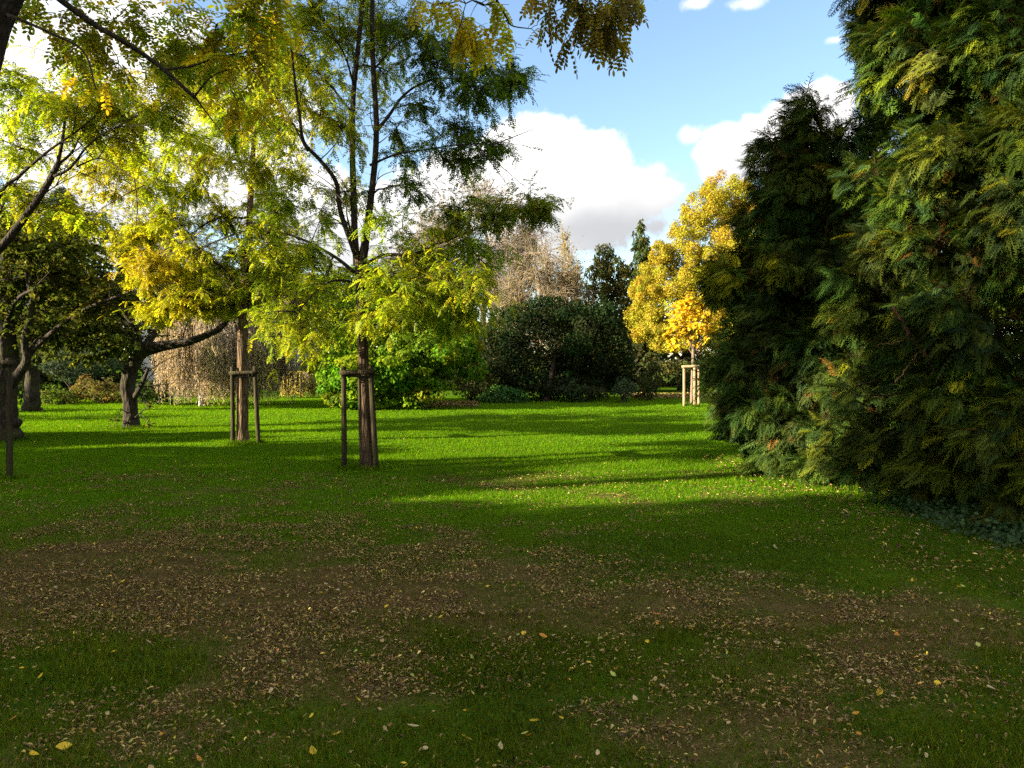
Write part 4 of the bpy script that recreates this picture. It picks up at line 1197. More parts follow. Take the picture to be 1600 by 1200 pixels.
# dark broad tree
D9 = 33
BD = [(.010, .019, .007), (.014, .026, .009), (.019, .030, .011), (.034, .032, .014)]
cloud_tree('dark_evergreen', 'very dark rounded evergreen tree in the centre background', 'tree', G(853, 627),
           [pblob(850, 530, 100, 68, D9 + 1.5, 2.8), pblob(790, 545, 50, 58, D9 + .5, 1.8), pblob(930, 530, 60, 60, D9 + 1, 2), pblob(870, 490, 70, 36, D9 + 1.5, 2), pblob(960, 565, 45, 45, D9 + 1, 1.5), pblob(900, 570, 70, 40, D9 + 2, 1.6), pblob(800, 510, 40, 40, D9 + 1, 1.4), pblob(940, 495, 40, 32, D9 + 1, 1.2), pblob(850, 590, 90, 34, D9 + 2.5, 1.8), pblob(855, 602, 60, 24, D9 - .2, 1.0), pblob(910, 600, 50, 24, D9 + .2, 1.0), pblob(815, 602, 40, 24, D9, .9), pblob(930, 595, 70, 30, D9 + 2.5, 1.6), pblob(780, 595, 40, 28, D9 + 1.5, 1.3)],
           91, BD, 95, (.09, .15), k=13, fr=(.22, .38), leafm=M_MATT, bark=M_LIMB, limbs=0, trunk_r=.15, w=[3, 3, 2, .4])
def bush(label, blobs, seed, pal, dens=60, size=(.1, .18), group=None, w=None, k=9, tmpl=KITE, leafm=M_LEAF, name='bush'):
    blobs = np.asarray(blobs)
    c = blobs[:, :3].mean(0)
    root = thing(name, label, 'bush', (c[0], c[1], 0), group)
    rg = np.random.default_rng(seed)
    st = MB()
    n = 7
    a = np.stack([c[0] + rg.normal(0, .12, n), c[1] + rg.normal(0, .12, n), np.full(n, -.05)], 1)
    j = rg.integers(0, len(blobs), n)
    e = blobs[j, :3] + unit(rg, n) * blobs[j, 3:] * .5
    t = np.linspace(0, 1, 6)[None, :, None]
    m = (a + e) / 2 + rg.normal(0, .1, (n, 3))
    tubes(st, (1 - t) ** 2 * a[:, None] + 2 * t * (1 - t) * m[:, None] + t * t * e[:, None], np.linspace(.03, .01, 6)[None] * np.ones((n, 1)), 5, (1, 1, 1))
    st.build('stems', M_TWIG, root)
    mb = MB()
    cloud(mb, rg, sub_lumps(rg, blobs, k, (.3, .5)), dens, size, pal, w, tmpl)
    mb.build('foliage', leafm, root)
    return root
bush('low rounded mid-green bush at the left foot of the dark evergreen', [pblob(788, 617, 38, 15, 31.5, .9), pblob(765, 620, 20, 12, 31.4, .6), pblob(812, 620, 20, 12, 31.4, .6)], 101, [(.03, .085, .014), (.045, .11, .018)], 70, leafm=M_GLOSS)
bush('dim low bush under the middle of the dark evergreen', [pblob(895, 613, 28, 18, 32, .9), pblob(925, 612, 25, 16, 32.2, .8)], 102, [(.025, .045, .018), (.05, .055, .025)], 60)
bush('small grey-green rounded bush at the right foot of the dark evergreen', [pblob(975, 606, 24, 17, 31.8, .8)], 103, [(.045, .075, .04), (.06, .09, .045)], 80, (.08, .14))
bush('olive bush filling the corner between dark evergreen and yellow tree', [pblob(1008, 603, 24, 22, 33.5, .9), pblob(1020, 590, 18, 26, 34.5, .9)], 104, [(.04, .05, .018), (.06, .065, .02)], 60)
bush('brown-green loose shrub between the green bush and the dark evergreen', [pblob(730, 590, 35, 32, 33.5, 1.2), pblob(755, 600, 25, 25, 32.5, .8), pblob(735, 612, 28, 12, 32.5, .7)], 105, [(.06, .07, .02), (.09, .09, .02), (.05, .06, .02)], 44)
bush('pinkish-red shrub glimpsed beside the green bush', [pblob(735, 558, 10, 10, 35, .4), pblob(732, 575, 14, 14, 35.2, .5)], 106, [(.45, .14, .09), (.10, .10, .03)], 60, (.1, .16))
bush('dark hedge-like shrub behind the yellow sapling', [pblob(1035, 580, 30, 26, 42, 1.2), pblob(1075, 585, 35, 25, 42.5, 1.2), pblob(1115, 580, 35, 30, 43, 1.3)], 107, [(.03, .045, .015), (.05, .07, .02), (.09, .09, .025)], 40, (.14, .24))

# bigger yellow tree
YT = [(.31, .255, .022), (.28, .245, .025), (.34, .285, .025), (.26, .19, .03), (.24, .245, .022)]
D10 = 45
cloud_tree('yellow_tree', 'big golden yellow tree in the right background behind the sapling', 'tree', (P(1075, 600, D10)[0], D10 + 1, 0),
           [pblob(1135, 312, 46, 46, D10 + 1, 2.2), pblob(1098, 328, 38, 40, D10, 2), pblob(1070, 385, 40, 40, D10, 2.2), pblob(1125, 400, 60, 60, D10 - .5, 3), pblob(1040, 440, 46, 42, D10, 2.2), pblob(1010, 465, 34, 36, D10, 1.8), pblob(1085, 470, 65, 60, D10 - 1, 3.2), pblob(1020, 515, 40, 36, D10 - .5, 2), pblob(1000, 500, 26, 34, D10, 1.4), pblob(1060, 525, 45, 30, D10 - 1, 2.2), pblob(1170, 370, 55, 70, D10 + .5, 2.8), pblob(1200, 440, 60, 80, D10, 3), pblob(1030, 400, 22, 25, D10, 1.2), pblob(1135, 500, 60, 50, D10 - .5, 3), pblob(1190, 330, 40, 40, D10 + 1, 2)],
           111, YT, 165, (.075, .13), k=36, fr=(.14, .3), trunk_r=.35, bark=M_OLD, w=[3, 3, 2, 1.6, 1], limbs=10, shell=.35, hue=.08)

# conifers behind the dark evergreen
def far_conifer(name, label, px, pyb, pyt, D, wpx, seed, pal, slim=.8, nb=150, bark=M_OLD, size=(.5, .9), ns=6, nsp=6, group=None):
    top = P(px, pyt, D)[2]; R = wpx / F * D
    def pf(u, a):
        return (R * (1 - u) ** slim + .15) * (1 + .2 * math.sin(a * 3 + u * 13))
    return conifer(name, label, (P(px, 600, D)[0], D, 0), top, pf, seed, nb, pal, None, size, ns, nsp, .3, [SPRAY_L], group, bark, .35, False, .02, 1.0, inner=4, reach=(.5, 1.2))
CF = [(.035, .055, .018), (.05, .07, .02), (.075, .075, .022)]
cloud_tree('conifer_tree', 'olive-brown rounded conifer above the dark evergreen', 'conifer', (P(948, 600, 52)[0], 52, 0),
           [pblob(946, 405, 22, 28, 52, 1.0), pblob(940, 440, 32, 34, 52, 1.5), pblob(962, 435, 26, 40, 52, 1.3), pblob(930, 475, 32, 36, 52, 1.5), pblob(965, 480, 34, 40, 52, 1.6), pblob(948, 520, 40, 40, 52, 1.8)],
           121, [(.055, .055, .016), (.075, .068, .02), (.04, .048, .015)], 34, (.2, .42), k=16, fr=(.18, .36), tmpl=KITEN, droop=.8, out=.4)
cloud_tree('spruce_tree', 'dark pointed spruce just left of the golden tree', 'conifer', (P(1000, 600, 56)[0], 56, 0),
           [pblob(1001, 352, 7, 16, 56, .4), pblob(998, 376, 16, 18, 56, .8), pblob(1004, 396, 24, 18, 56, 1.1), pblob(994, 418, 28, 20, 56, 1.3), pblob(1006, 442, 30, 24, 56, 1.5), pblob(996, 475, 34, 34, 56, 1.7), pblob(1000, 520, 38, 40, 56, 1.9)],
           122, CF, 34, (.22, .46), k=14, fr=(.2, .42), tmpl=KITEN, droop=.9, out=.4)
far_conifer('spruce_tree', 'dark blue-green spruce glimpsed behind the robinias on the left', 105, 600, 285, 48, 60, 123, [(.02, .045, .035), (.03, .055, .04)], .7)
far_conifer('spruce_tree', 'dark spruce behind the leaning tree on the left', 20, 600, 330, 45, 70, 124, CF, .6)

# bare autumn trees
def bare_tree(name, label, base, H, R, seed, leafpal, nl=12, ntw=60, twm=M_TWIGP, lp=3.0, size=(.10, .17), h0=.25, bark=M_PALE, tr=.22, lw=None, group=None, tw_r=.014):
    T = Tree(name, label, 'tree', base, seed, bark=bark, limbm=bark, twigm=twm, leafm=M_LEAF, group=group)
    b = np.asarray(base, float)
    rg = T.rng
    T.limb([b - [0, 0, .1], b + [rg.normal(0, .1), 0, H * .3], b + [rg.normal(0, .3), 0, H * .6], b + [rg.normal(0, .4), 0, H * .88]], 0, 0, 'trunk', sides=10, radii=[tr * 1.3, tr, tr * .6, tr * .15])
    for q in range(nl):
        u = rg.uniform(h0, .8); a = q * 2.4 + rg.uniform(-.4, .4)
        ln = R * (1.1 - .6 * u) * rg.uniform(.8, 1.1)
        s = b + [0, 0, H * u * .85]
        e = s + np.array([math.cos(a) * ln, math.sin(a) * ln, ln * rg.uniform(.5, 1.1)])
        T.limb([s, (s + e) / 2 + [0, 0, -.08 * ln], e], tr * .4, tr * .07, sides=6)
    for q in range(nl * 4):
        u = rg.uniform(0, 1); a = rg.uniform(0, 6.28); d = unit(rg, 1)[0]
        c = b + np.array([0, 0, H * .62]) + d * np.array([R, R, H * .37]) * rg.uniform(.45, .92)
        T.clump(c, (R * .3, R * .3, H * .13), ntw, lp=lp, tmpl=KITE, size=size, pal=leafpal, w=lw, tw_r=tw_r, br_r=.03)
    return T.done()
PKL = [(.14, .115, .075), (.12, .10, .07), (.16, .13, .075)]
bare_tree('bare_tree', 'tall pinkish-brown almost bare tree behind the robinia branches', (P(755, 600, 56)[0], 56, 0), P(755, 265, 56)[2], 5.0, 131, PKL, 12, 60, lp=4.5)
bare_tree('bare_tree', 'shorter pinkish bare tree to the left of the tall one', (P(690, 600, 58)[0], 58, 0), P(690, 320, 58)[2], 4.2, 132, PKL, 10, 50, lp=4.5)
bare_tree('bare_tree', 'reddish bare tree right of the tall pinkish one', (P(815, 600, 60)[0], 60, 0), P(815, 335, 60)[2], 3.2, 135, [(.24, .11, .07), (.2, .1, .07)], 9, 45, lp=4.5)
bare_tree('autumn_tree', 'tan twiggy autumn tree above the dark evergreen', (P(845, 600, 48)[0], 48, 0), P(845, 375, 48)[2], 3.3, 133, [(.165, .125, .065), (.14, .105, .062), (.22, .17, .06)], 11, 70, lp=5, size=(.09, .15))
bare_tree('autumn_tree', 'thin pale yellow tree top between tan tree and conifer', (P(885, 600, 51)[0], 51, 0), P(885, 362, 51)[2], 1.7, 134, [(.36, .28, .06), (.30, .24, .08)], 8, 40, lp=7, size=(.09, .16))
bare_tree('bare_tree', 'brownish bare tree behind the yellow robinia on the left', (P(260, 600, 50)[0], 50, 0), P(260, 330, 50)[2], 4.6, 136, [(.22, .14, .08), (.16, .11, .06), (.25, .18, .07)], 12, 60, lp=4)
bare_tree('bare_tree', 'bare purple-brown tree beside the white house', (P(425, 600, 44)[0], 44, 0), P(425, 400, 44)[2], 3.3, 137, [(.18, .11, .09), (.14, .09, .07)], 10, 60, lp=3)

# weeping birch
DW = G(315, 634)[1]
TW = Tree('weeping_birch', 'weeping birch with white trunk and curtains of tan hanging twigs', 'tree', G(315, 634), 8, bark=M_BIRCH, limbm=M_BIRCH, twigm=M_TWIGP, leafm=M_LEAF)
TW.limb([P(315, 636, DW), P(314, 600, DW), P(311, 565, DW), P(313, 530, DW), P(320, 490, DW), P(325, 450, DW)], 0, 0, 'trunk', sides=14, radii=[.12, .09, .085, .08, .07, .04], mat=M_BIRCH)
rg = TW.rng
nsr = 2600
wl = []
for q in range(12):
    a = q * .55; ln = rg.uniform(1.1, 2.0)
    s = P(330, 505 + rg.uniform(-30, 20), DW)
    e = s + np.array([0, 1.1, 0]) + np.array([math.cos(a) * ln, math.sin(a) * ln, rg.uniform(-.1, .5)])
    wl.append(TW.limb([s, (s + e) / 2 + [0, 0, .5], e, e + (e - s) * .15 + [0, 0, -.4]], .045, .012, sides=6, mat=M_PALE))
nd = np.vstack([w_[4:] for w_ in wl])
st = nd[rg.integers(0, len(nd), nsr)] + rg.normal(0, .28, (nsr, 3)) * np.array([1, 1, .5])
ctr = P(330, 600, DW + 1.3)[:2]
st[:, 1] = np.where((np.abs(st[:, 0] - P(314, 600, DW)[0]) < .3) & (st[:, 1] < DW + .15), DW + .5, st[:, 1])
st[:, 0] += rg.normal(0, .25, nsr)
end = rg.uniform(.05, 1.2, nsr) ** 1.0
end = np.where(rg.uniform(0, 1, nsr) < .65, end, rg.uniform(.6, 2.2, nsr))
tt = np.linspace(0, 1, 8)
outd = nrm(np.stack([st[:, 0] - ctr[0], st[:, 1] - ctr[1], 0 * end], 1))
sw = np.sqrt(np.clip(tt * 2.5, 0, 1))
SPt = st[:, None] + outd[:, None] * (.35 * sw)[None, :, None]
SPt[..., 2] = st[:, 2:3] + (end - st[:, 2])[:, None] * tt[None] ** 1.15
SPt[:, 1:] += rg.normal(0, .035, (nsr, 7, 3)) * np.array([1, 1, .2])
tubes(TW.tw, SPt, np.linspace(.011, .005, 8)[None] * np.ones((nsr, 1)), 3, (1, 1, 1))
n = nsr * 26
k = rg.integers(0, nsr, n); u = rg.uniform(.05, 1, n) * 6.99; ki = u.astype(int); fu = (u - ki)[:, None]
pos = SPt[k, ki] * (1 - fu) + SPt[k, ki + 1] * fu + rg.normal(0, .02, (n, 3))
f = nrm(unit(rg, n) * .7 + np.array([0, 0, -1.]))
lc = np.where(fbm(pos[:, 0] * 1.2, pos[:, 1] * .8, 301, 2)[:, None] > .5, pick(rg, n, [(.52, .38, .25), (.44, .32, .22)]), pick(rg, n, [(.50, .43, .14), (.46, .37, .18)]))
inst(TW.lf, KITEN[0], KITEN[1], pos, basis(f, unit(rg, n)), rg.uniform(.05, .12, n), lc)
TW.done('hanging_foliage')

# small weeping shrub
DM = 36.0
root = thing('weeping_shrub', 'small mop-headed weeping shrub, yellow-brown, on the lawn', 'shrub', (P(470, 600, DM)[0], DM, 0))
rg = np.random.default_rng(9)
mb = MB(); cb = np.array([P(470, 600, DM)[0], DM, 0])
bark_tube(mb, catmull([cb - [0, 0, .1], cb + [.03, 0, .6], cb + [0, 0, 1.1]], n=5), np.linspace(.06, .04, 11), 8, rg)
mb.build('trunk', M_OLD, root)
ns_ = 420; a = rg.uniform(0, 6.28, ns_); R_ = rg.uniform(.3, .88, ns_) ** .7
tt = np.linspace(0, 1, 8)
rr_ = R_[:, None] * np.sin(np.clip(tt * 1.9, 0, math.pi / 2))[None]
hh_ = 1.15 + .12 * np.sin(tt * 3.1) - (1.1 * rg.uniform(.6, 1.0, (ns_, 1))) * tt[None] ** 2
S_ = np.stack([cb[0] + np.cos(a)[:, None] * rr_ * 1.15, cb[1] + np.sin(a)[:, None] * rr_, np.broadcast_to(hh_, rr_.shape)], -1)
mb = MB(); tubes(mb, S_, np.full((ns_, 8), .008), 3, (1, 1, 1)); mb.build('twigs', M_TWIGP, root)
n = ns_ * 30; k = rg.integers(0, ns_, n); u = rg.uniform(.1, 1, n) * 6.99; ki = u.astype(int); fu = (u - ki)[:, None]
pos = S_[k, ki] * (1 - fu) + S_[k, ki + 1] * fu + rg.normal(0, .025, (n, 3))
mb = MB(); inst(mb, KITE[0], KITE[1], pos, basis(nrm(unit(rg, n) * .7 + np.array([0, 0, -1.])), unit(rg, n)), rg.uniform(.06, .12, n), pick(rg, n, [(.50, .40, .08), (.38, .27, .09), (.36, .34, .06)]))
mb.build('foliage', M_LEAF, root)

# left background: pine trunk, shrubs
far_pal = [(.05, .06, .02), (.07, .08, .022), (.10, .09, .025)]
cloud_tree('pine_tree', 'tree with thick pale-lit trunk and blue-green low boughs in the left background', 'tree', G(50, 642), [pblob(50, 545, 50, 28, 25.6, .9), pblob(30, 480, 70, 50, 25.6, 1.2), pblob(75, 500, 45, 40, 25.6, 1.1), pblob(50, 420, 80, 60, 25.6, 1.3)],
           141, [(.03, .05, .03), (.04, .06, .035), (.06, .08, .03)], 26, (.14, .24), trunk_r=.27, bark=M_OLD, k=10)
bush('blue-green conifer thicket behind the leaning tree', [pblob(120, 572, 60, 24, 37, 1.5), pblob(165, 568, 50, 24, 38, 1.4), pblob(90, 560, 40, 24, 37.5, 1.2)], 146, [(.03, .05, .03), (.04, .06, .035)], 40, (.12, .2))
bush('yellow-green rounded shrub beside the pale-lit trunk on the left', [pblob(85, 622, 26, 18, 30, 1.0), pblob(105, 618, 18, 18, 30.5, .8)], 142, [(.10, .12, .02), (.06, .09, .02)], 50)
bush('brown-tinted shrub in the left background', [pblob(130, 610, 28, 26, 32, 1.1), pblob(160, 612, 24, 22, 31.5, .9), pblob(185, 615, 24, 18, 31.5, .9)], 143, [(.17, .11, .04), (.12, .09, .03), (.09, .09, .025)], 46)
bush('dark shrub behind the crooked leaning trunk', [pblob(235, 605, 26, 26, 30, 1.0), pblob(255, 615, 16, 16, 30, .7), pblob(215, 612, 20, 20, 30.5, .8)], 144, [(.02, .035, .014), (.035, .05, .016)], 56)
bush('dark clipped shrub left of the old thick trunk', [pblob(-10, 610, 40, 34, 30, 1.2), pblob(25, 615, 25, 24, 31, 1.0)], 145, [(.025, .04, .018), (.035, .05, .02)], 46)

# hedge in front of the white house
hb = MB(); rg = np.random.default_rng(15)
hl = []
for q in range(34):
    x0 = P(395 + q * 3.4, 600, 42)[0]
    hl.append([x0, 42 + rg.normal(0, .12), rg.uniform(.35, 1.2), .38, .45, .42])
cloud(hb, rg, hl, 60, (.09, .16), [(.012, .025, .012), (.02, .034, .014)])
tag(hb.build('hedge', M_GLOSS, None, (P(450, 600, 42)[0], 42, 0)), 'dark clipped hedge in front of the white house', 'hedge')

# white house, mostly hidden
hx0, hx1, hy = P(222, 600, 50)[0], P(462, 600, 50)[0], 50.0
root = thing('white_house', 'white house with a dark garage front, glimpsed behind the weeping birch', 'house', ((hx0 + hx1) / 2, hy, 0))
M_WALL = plainmat('white_render_wall', (.72, .70, .66), .9, .06, 2)
M_ROOF = plainmat('dark_roof_tiles', (.12, .06, .045), .8, .3, 14)
M_GLASS = plainmat('window_glass', (.03, .035, .04), .08, .1, 3, 0, .6)
M_DARK = plainmat('dark_garage_panel', (.05, .052, .056), .5, .1, 4)
M_RWIN = plainmat('red_brown_shutter', (.30, .09, .05), .7, .15, 6)
mb = MB(); box(mb, hx0, hx1, hy, hy + 8, -.05, 4.6); mb.build('wall', M_WALL, root, flat=True)
mb = MB()
v = [(hx0 - .4, hy - .4, 4.6), (hx1 + .4, hy - .4, 4.6), (hx1 + .4, hy + 8.4, 4.6), (hx0 - .4, hy + 8.4, 4.6), (hx0 - .4, hy + 4, 7.4), (hx1 + .4, hy + 4, 7.4)]
mb.add(v, [np.array([(0, 1, 5, 4), (2, 3, 4, 5), (3, 2, 1, 0)]), np.array([(0, 4, 3), (1, 2, 5)])], (1, 1, 1)); mb.build('roof', M_ROOF, root, flat=True)
for q, (wx, wz, ww, wh, mt) in enumerate([(.12, 1.0, 1.1, 1.3, M_GLASS), (.42, 1.0, 1.2, 1.3, M_GLASS), (.66, 1.0, 1.1, 1.3, M_GLASS), (.3, 3.0, 1.1, 1.1, M_GLASS), (.7, 3.0, 1.1, 1.1, M_GLASS)]):
    wx = hx0 + wx * (hx1 - hx0)
    fr_ = MB(); box(fr_, wx - ww / 2, wx + ww / 2, hy - .05, hy + .03, wz, wz + wh); fo = fr_.build('window', M_WALL, root, flat=True)
    fo['_w'] = root['_w']
    pn = MB(); box(pn, wx - ww / 2 + .07, wx + ww / 2 - .07, hy - .062, hy - .03, wz + .07, wz + wh - .07)
    o = pn.build('pane', M_GLASS, fo, flat=True)
px0, px1 = P(431, 600, 50)[0], P(460, 600, 50)[0]
mb = MB(); box(mb, px0, px1, hy - .3, hy - .004, 0, 1.25); mb.build('garage_front', M_DARK, root, flat=True)
mb = MB(); box(mb, P(434, 600, 50)[0], P(441, 600, 50)[0], hy - .06, hy + .02, 1.3, 1.85); mb.build('shutter', M_RWIN, root, flat=True)

# ---- trees closing the background, each with its own crown
FAR = [(-140, 300, 62, 90, 'tall dark green broadleaf tree far left of the frame edge', [(.05, .075, .02), (.07, .09, .02)]),
       (-20, 360, 64, 80, 'dull green background tree at the far left', [(.06, .08, .022), (.08, .09, .025)]),
       (160, 400, 66, 85, 'brown-green background tree behind the leaning tree', [(.10, .085, .03), (.07, .075, .02)]),
       (330, 395, 68, 80, 'olive background tree behind the weeping birch', [(.12, .11, .03), (.08, .085, .025)]),
       (470, 420, 70, 75, 'rusty brown background tree behind the green bush', [(.17, .09, .04), (.12, .08, .03)]),
       (580, 430, 66, 70, 'green background tree directly behind the middle robinia', [(.07, .10, .022), (.10, .12, .025)]),
       (670, 470, 64, 60, 'tan background tree behind the green bush', [(.20, .14, .06), (.14, .11, .05)]),
       (770, 480, 64, 60, 'light brown low background tree beside the dark evergreen', [(.22, .15, .07), (.16, .12, .06)]),
       (905, 470, 66, 60, 'brown low background tree behind the dark evergreen', [(.15, .11, .05), (.10, .09, .03)]),
       (1010, 480, 68, 60, 'dark green background tree behind the golden tree', [(.04, .055, .02), (.06, .07, .02)]),
       (1150, 440, 70, 80, 'deep green background tree hidden by golden tree and cypress', [(.04, .055, .02), (.06, .07, .02)]),
       (1300, 420, 70, 90, 'large green tree behind the right-hand cypresses', [(.05, .065, .02), (.07, .08, .02)])]
for q, (px, pt, D, wp, lab, pal) in enumerate(FAR):
    top = P(px, pt, D)[2]; R = wp / F * D
    b = np.array([P(px, 600, D)[0], D, 0])
    cloud_tree('background_tree', lab, 'tree', b, dome(b + [0, 0, top * .52], (R, R * .8, top * .5), 12, 400 + q), 500 + q, pal, 7, (.4, .7), k=9, trunk_r=.3, limbs=5)
# low shrub belt on the far boundary: separate shrubs
BELT = [(800, 44, 'behind the dark evergreen on its left'), (890, 43, 'behind the dark evergreen in its middle'), (970, 43, 'behind the dark evergreen on its right'), (-60, 46, 'beyond the left edge of the picture'), (40, 48, 'behind the pale-lit trunk on the left'), (150, 47, 'far behind the leaning tree'), (540, 46, 'behind the left part of the green bush'), (640, 47, 'behind the right part of the green bush'), (700, 46, 'in the gap beside the green bush'), (1070, 52, 'far behind the yellow sapling')]
for q, (px, D, wd) in enumerate(BELT):
    bush('dark boundary shrub, ' + wd, [pblob(px + d, 585 + e, 55, 36, D + f, 1.6) for d, e, f in ((-30, 0, 0), (30, -5, .6), (0, -15, .3))], 600 + q,
         [(.03, .04, .016), (.05, .055, .02), (.08, .07, .025)], 22, (.2, .34), 'boundary shrubs', k=8, name='boundary_shrub')

# ---- trees left of the picture that throw the long shade over the foreground
SHADE = [(-24, -8.8, 13.5, 3.0, 1, 'broad dense park tree behind the viewer on the left'),
         (-24, -4.4, 14.0, 3.1, 1, 'dense park tree left of the viewer, with the broadest crown'),
         (-24.5, -.8, 12.0, 2.5, 1, 'dense park tree left of the viewer, lower than its neighbour'),
         (-22.5, 3.2, 14.0, 2.0, 3, 'high-crowned slim park tree left of the old robinias'),
         (-23.5, 5.0, 9.2, 2.6, 1, 'short rounded park tree under the high-crowned one'),
         (-20.8, 2.5, 8.0, 2.2, 1, 'small bushy park tree under the gap in the row'),
         (-23, 8.4, 7.2, 2.4, 1, 'low bushy park tree outside the left edge'),
         (-24, 11.8, 6.2, 2.3, 1, 'second low bushy park tree outside the left edge'),
         (-36, -6.5, 24, 5.0, 2, 'very tall high-crowned park tree far to the left rear'),
         (-36, .8, 24, 4.6, 2, 'very tall high-crowned park tree far to the left'),
         (-33, 17, 8.6, 2.2, 0, 'thin-crowned park tree far outside the left edge'),
         (-30, 21.5, 6.0, 2.0, 0, 'thin-crowned park tree beside the left background')]
for q, (x, y, H, R, kd, lab) in enumerate(SHADE):
    b = np.array([x, y, 0.])
    if kd == 2:
        bl = dome(b + [0, 0, 23.0 if y < -3 else 20.5], (R * 1.15, R * 1.15, 5.8), 16, 700 + q)
    elif kd == 3:
        bl = dome(b + [0, 0, 11.6], (R, R, 2.6), 10, 700 + q)
    else:
        bl = dome(b + [0, 0, H * .52], (R, R, H * .47), 14, 700 + q)
    cloud_tree('park_tree', lab, 'tree', b, bl, 720 + q, [(.06, .09, .02), (.09, .11, .02)], (5, 18, 15, 10)[kd], (.28, .5), k=8, trunk_r=.25, limbs=5)

# ================================================================== SKY, SUN, CAMERA
SUN_EL, SUN_AZ = rad(17), rad(252)     # azimuth clockwise from +Y: the sun stands left and slightly behind
sd = Vector((math.sin(SUN_AZ) * math.cos(SUN_EL), math.cos(SUN_AZ) * math.cos(SUN_EL), math.sin(SUN_EL)))
sl = bpy.data.lights.new('sun', 'SUN'); sl.energy = 5.0; sl.angle = rad(.53); sl.color = (1.0, .87, .64)
so = bpy.data.objects.new('sun', sl); COL.objects.link(so)
so.rotation_euler = (-sd).to_track_quat('-Z', 'Y').to_euler()
so.location = (-40, -15, 30)

wd_ = bpy.data.worlds.new('World'); SC.world = wd_; wd_.use_nodes = True
nt = wd_.node_tree; nt.nodes.clear()
out = N(nt, 'ShaderNodeOutputWorld')
bg = N(nt, 'ShaderNodeBackground'); bg.inputs['Strength'].default_value = .065
sky = N(nt, 'ShaderNodeTexSky', sky_type='NISHITA'); sky.sun_disc = False
sky.sun_elevation = SUN_EL; sky.sun_rotation = SUN_AZ; sky.altitude = 100; sky.air_density = 1.0; sky.dust_density = .35; sky.ozone_density = 1.7
tc = N(nt, 'ShaderNodeTexCoord')
sep = N(nt, 'ShaderNodeSeparateXYZ'); nt.links.new(tc.outputs['Generated'], sep.inputs[0])
def M2(op, a, b=None, c=None, clamp=False):
    n = N(nt, 'ShaderNodeMath', operation=op, use_clamp=clamp)
    for q, v in enumerate((a, b, c)):
        if v is None: continue
        if isinstance(v, (int, float)): n.inputs[q].default_value = v
        else: nt.links.new(v, n.inputs[q])
    return n.outputs[0]
az = M2('ARCTAN2', sep.outputs[0], sep.outputs[1])
el = M2('ARCSINE', sep.outputs[2])
cmb = N(nt, 'ShaderNodeCombineXYZ'); nt.links.new(az, cmb.inputs[0]); nt.links.new(el, cmb.inputs[1])
def noise(scale, detail, rough, vec=cmb.outputs[0]):
    n = N(nt, 'ShaderNodeTexNoise'); n.inputs['Scale'].default_value = scale; n.inputs['Detail'].default_value = detail; n.inputs['Roughness'].default_value = rough
    nt.links.new(vec, n.inputs['Vector']); return n
nA = noise(6.5, 6, .55); nB = noise(38, 6, .62); nC = noise(3.2, 3, .5); nM = noise(15, 5, .55)
# puffy displacement of the cloud outlines
wob = M2('ADD', M2('ADD', M2('MULTIPLY', M2('SUBTRACT', nA.outputs['Fac'], .5), 1.3), M2('MULTIPLY', M2('SUBTRACT', nM.outputs['Fac'], .5), .9)), M2('MULTIPLY', M2('SUBTRACT', nB.outputs['Fac'], .5), .55))
CL = [(855, 235, 80, 62), (925, 265, 95, 62), (800, 255, 60, 66), (1000, 300, 75, 60), (925, 325, 150, 68), (830, 340, 110, 85), (720, 300, 90, 75), (640, 330, 90, 75), (905, 372, 80, 22),
      (1145, 240, 62, 48), (1185, 215, 44, 38), (1250, 205, 85, 62), (1300, 165, 46, 40), (1310, 240, 90, 70),
      (1080, 211, 27, 17), (1092, 4, 30, 12), (1168, 5, 42, 14), (1305, 62, 28, 10),
      (90, 120, 150, 110), (30, 210, 110, 90), (210, 60, 130, 70), (330, 250, 160, 120), (480, 330, 150, 80), (420, 170, 90, 70), (180, 330, 140, 80), (560, 380, 120, 50)]
mask = None; shade = None
for (px, py, rx, ry) in CL:
    d = ray(px, py)
    a0 = math.atan2(d[0], d[1]); e0 = math.asin(d[2] / np.linalg.norm(d))
    ca = math.cos(a0) ** 2 / F
    sx, sy = rx * ca, ry * math.cos(a0) / F
    u = M2('DIVIDE', M2('SUBTRACT', az, a0), sx); v = M2('DIVIDE', M2('SUBTRACT', el, e0), sy)
    r = M2('SQRT', M2('ADD', M2('MULTIPLY', u, u), M2('MULTIPLY', v, v)))
    f = M2('SUBTRACT', 1.0, r)
    amp = min(1.0, .45 + ry / 90)
    f = M2('ADD', f, M2('MULTIPLY', wob, 1.0 if ry > 30 else 2.0))
    f = M2('MULTIPLY', M2('SUBTRACT', f, 0.0 if ry > 30 else .25), 1.0 if ry > 30 else .32)
    mask = f if mask is None else M2('MAXIMUM', mask, f)
mr = N(nt, 'ShaderNodeMapRange', interpolation_type='SMOOTHSTEP'); mr.inputs[1].default_value = -.06; mr.inputs[2].default_value = .22
nt.links.new(mask, mr.inputs[0])
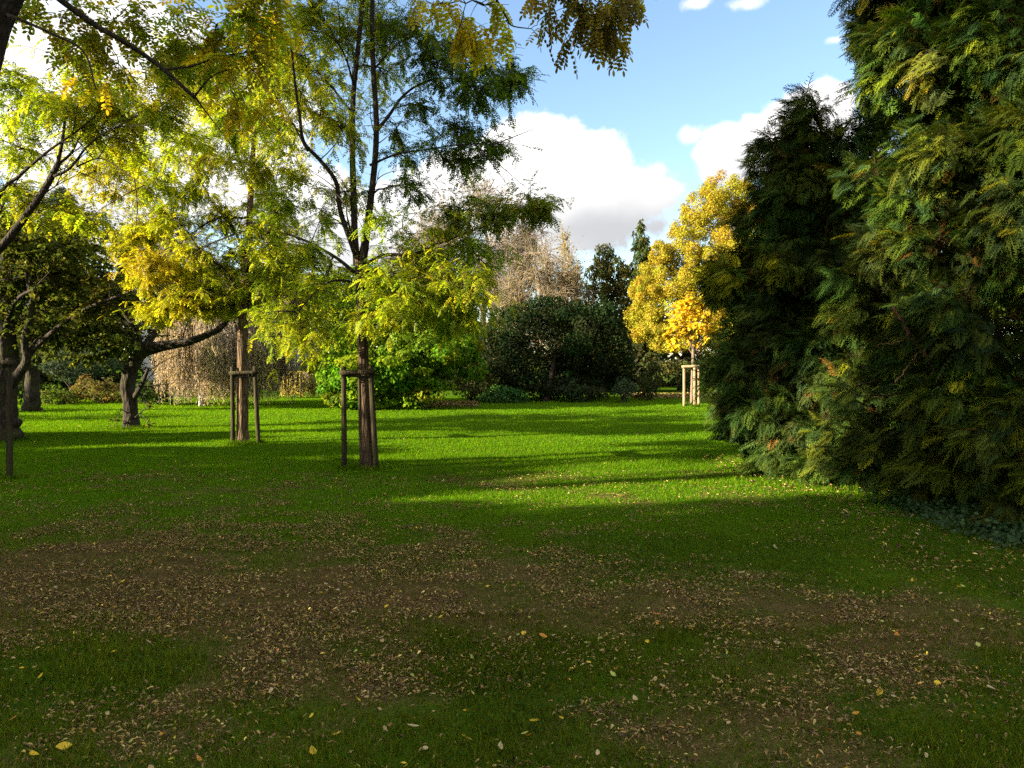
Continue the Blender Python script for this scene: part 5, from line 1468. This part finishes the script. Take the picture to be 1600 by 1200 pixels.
# unseen rest of the sky: cloud cover widened to whiten and lift ambient light
n3 = N(nt, 'ShaderNodeTexNoise'); n3.inputs['Scale'].default_value = 2.6; n3.inputs['Detail'].default_value = 7; nt.links.new(tc.outputs['Generated'], n3.inputs['Vector'])
m3 = N(nt, 'ShaderNodeMapRange', interpolation_type='SMOOTHSTEP'); m3.inputs[1].default_value = .40; m3.inputs[2].default_value = .54; nt.links.new(n3.outputs['Fac'], m3.inputs[0])
away = N(nt, 'ShaderNodeMapRange'); away.inputs[1].default_value = .75; away.inputs[2].default_value = 1.0
nt.links.new(M2('ABSOLUTE', az), away.inputs[0])
hi = N(nt, 'ShaderNodeMapRange'); hi.inputs[1].default_value = .55; hi.inputs[2].default_value = .75; nt.links.new(el, hi.inputs[0])
wide = M2('MULTIPLY', m3.outputs[0], M2('MAXIMUM', away.outputs[0], hi.outputs[0]))
cm = M2('MAXIMUM', mr.outputs[0], wide)
# cloud body: bright tops, grey undersides low in the big cumulus
gr = M2('ADD', M2('MULTIPLY', nC.outputs['Fac'], .9), M2('MULTIPLY', nA.outputs['Fac'], .35))
e1 = N(nt, 'ShaderNodeMapRange'); e1.inputs[1].default_value = .17; e1.inputs[2].default_value = .27; e1.inputs[3].default_value = .35; e1.inputs[4].default_value = -.25; nt.links.new(el, e1.inputs[0])
a1 = N(nt, 'ShaderNodeMapRange'); a1.inputs[1].default_value = -.02; a1.inputs[2].default_value = .14; a1.inputs[3].default_value = -.25; a1.inputs[4].default_value = .12; nt.links.new(az, a1.inputs[0])
gs = M2('ADD', M2('ADD', gr, e1.outputs[0]), a1.outputs[0])
gm = N(nt, 'ShaderNodeMapRange', interpolation_type='SMOOTHSTEP'); gm.inputs[1].default_value = .55; gm.inputs[2].default_value = 1.05; nt.links.new(gs, gm.inputs[0])
cc = N(nt, 'ShaderNodeMix', data_type='RGBA'); cc.inputs[6].default_value = (4.3, 4.2, 4.15, 1); cc.inputs[7].default_value = (2.0, 2.05, 2.12, 1)
nt.links.new(gm.outputs[0], cc.inputs[0])
mx = N(nt, 'ShaderNodeMix', data_type='RGBA')
nt.links.new(cm, mx.inputs[0]); nt.links.new(sky.outputs[0], mx.inputs[6]); nt.links.new(cc.outputs[2], mx.inputs[7])
nt.links.new(mx.outputs[2], bg.inputs['Color']); nt.links.new(bg.outputs[0], out.inputs['Surface'])

cam = bpy.data.cameras.new('camera'); co = bpy.data.objects.new('camera', cam); COL.objects.link(co)
cam.sensor_width = 36; cam.lens = 27; cam.clip_start = .05; cam.clip_end = 5000
co.location = (0, 0, EYE); co.rotation_euler = (math.pi / 2 + PITCH, 0, 0)
SC.camera = co

SC.view_settings.view_transform = 'Standard'; SC.view_settings.look = 'None'
SC.view_settings.exposure = 2.4; SC.view_settings.gamma = 1
SC.render.engine = 'CYCLES'
cy = SC.cycles
cy.max_bounces = 4; cy.diffuse_bounces = 2; cy.glossy_bounces = 2; cy.transmission_bounces = 3; cy.transparent_max_bounces = 4
cy.use_denoising = False
cy.use_adaptive_sampling = True; cy.adaptive_threshold = .025
cy.caustics_reflective = False; cy.caustics_refractive = False
for o in bpy.data.objects:
    if '_w' in o: del o['_w']
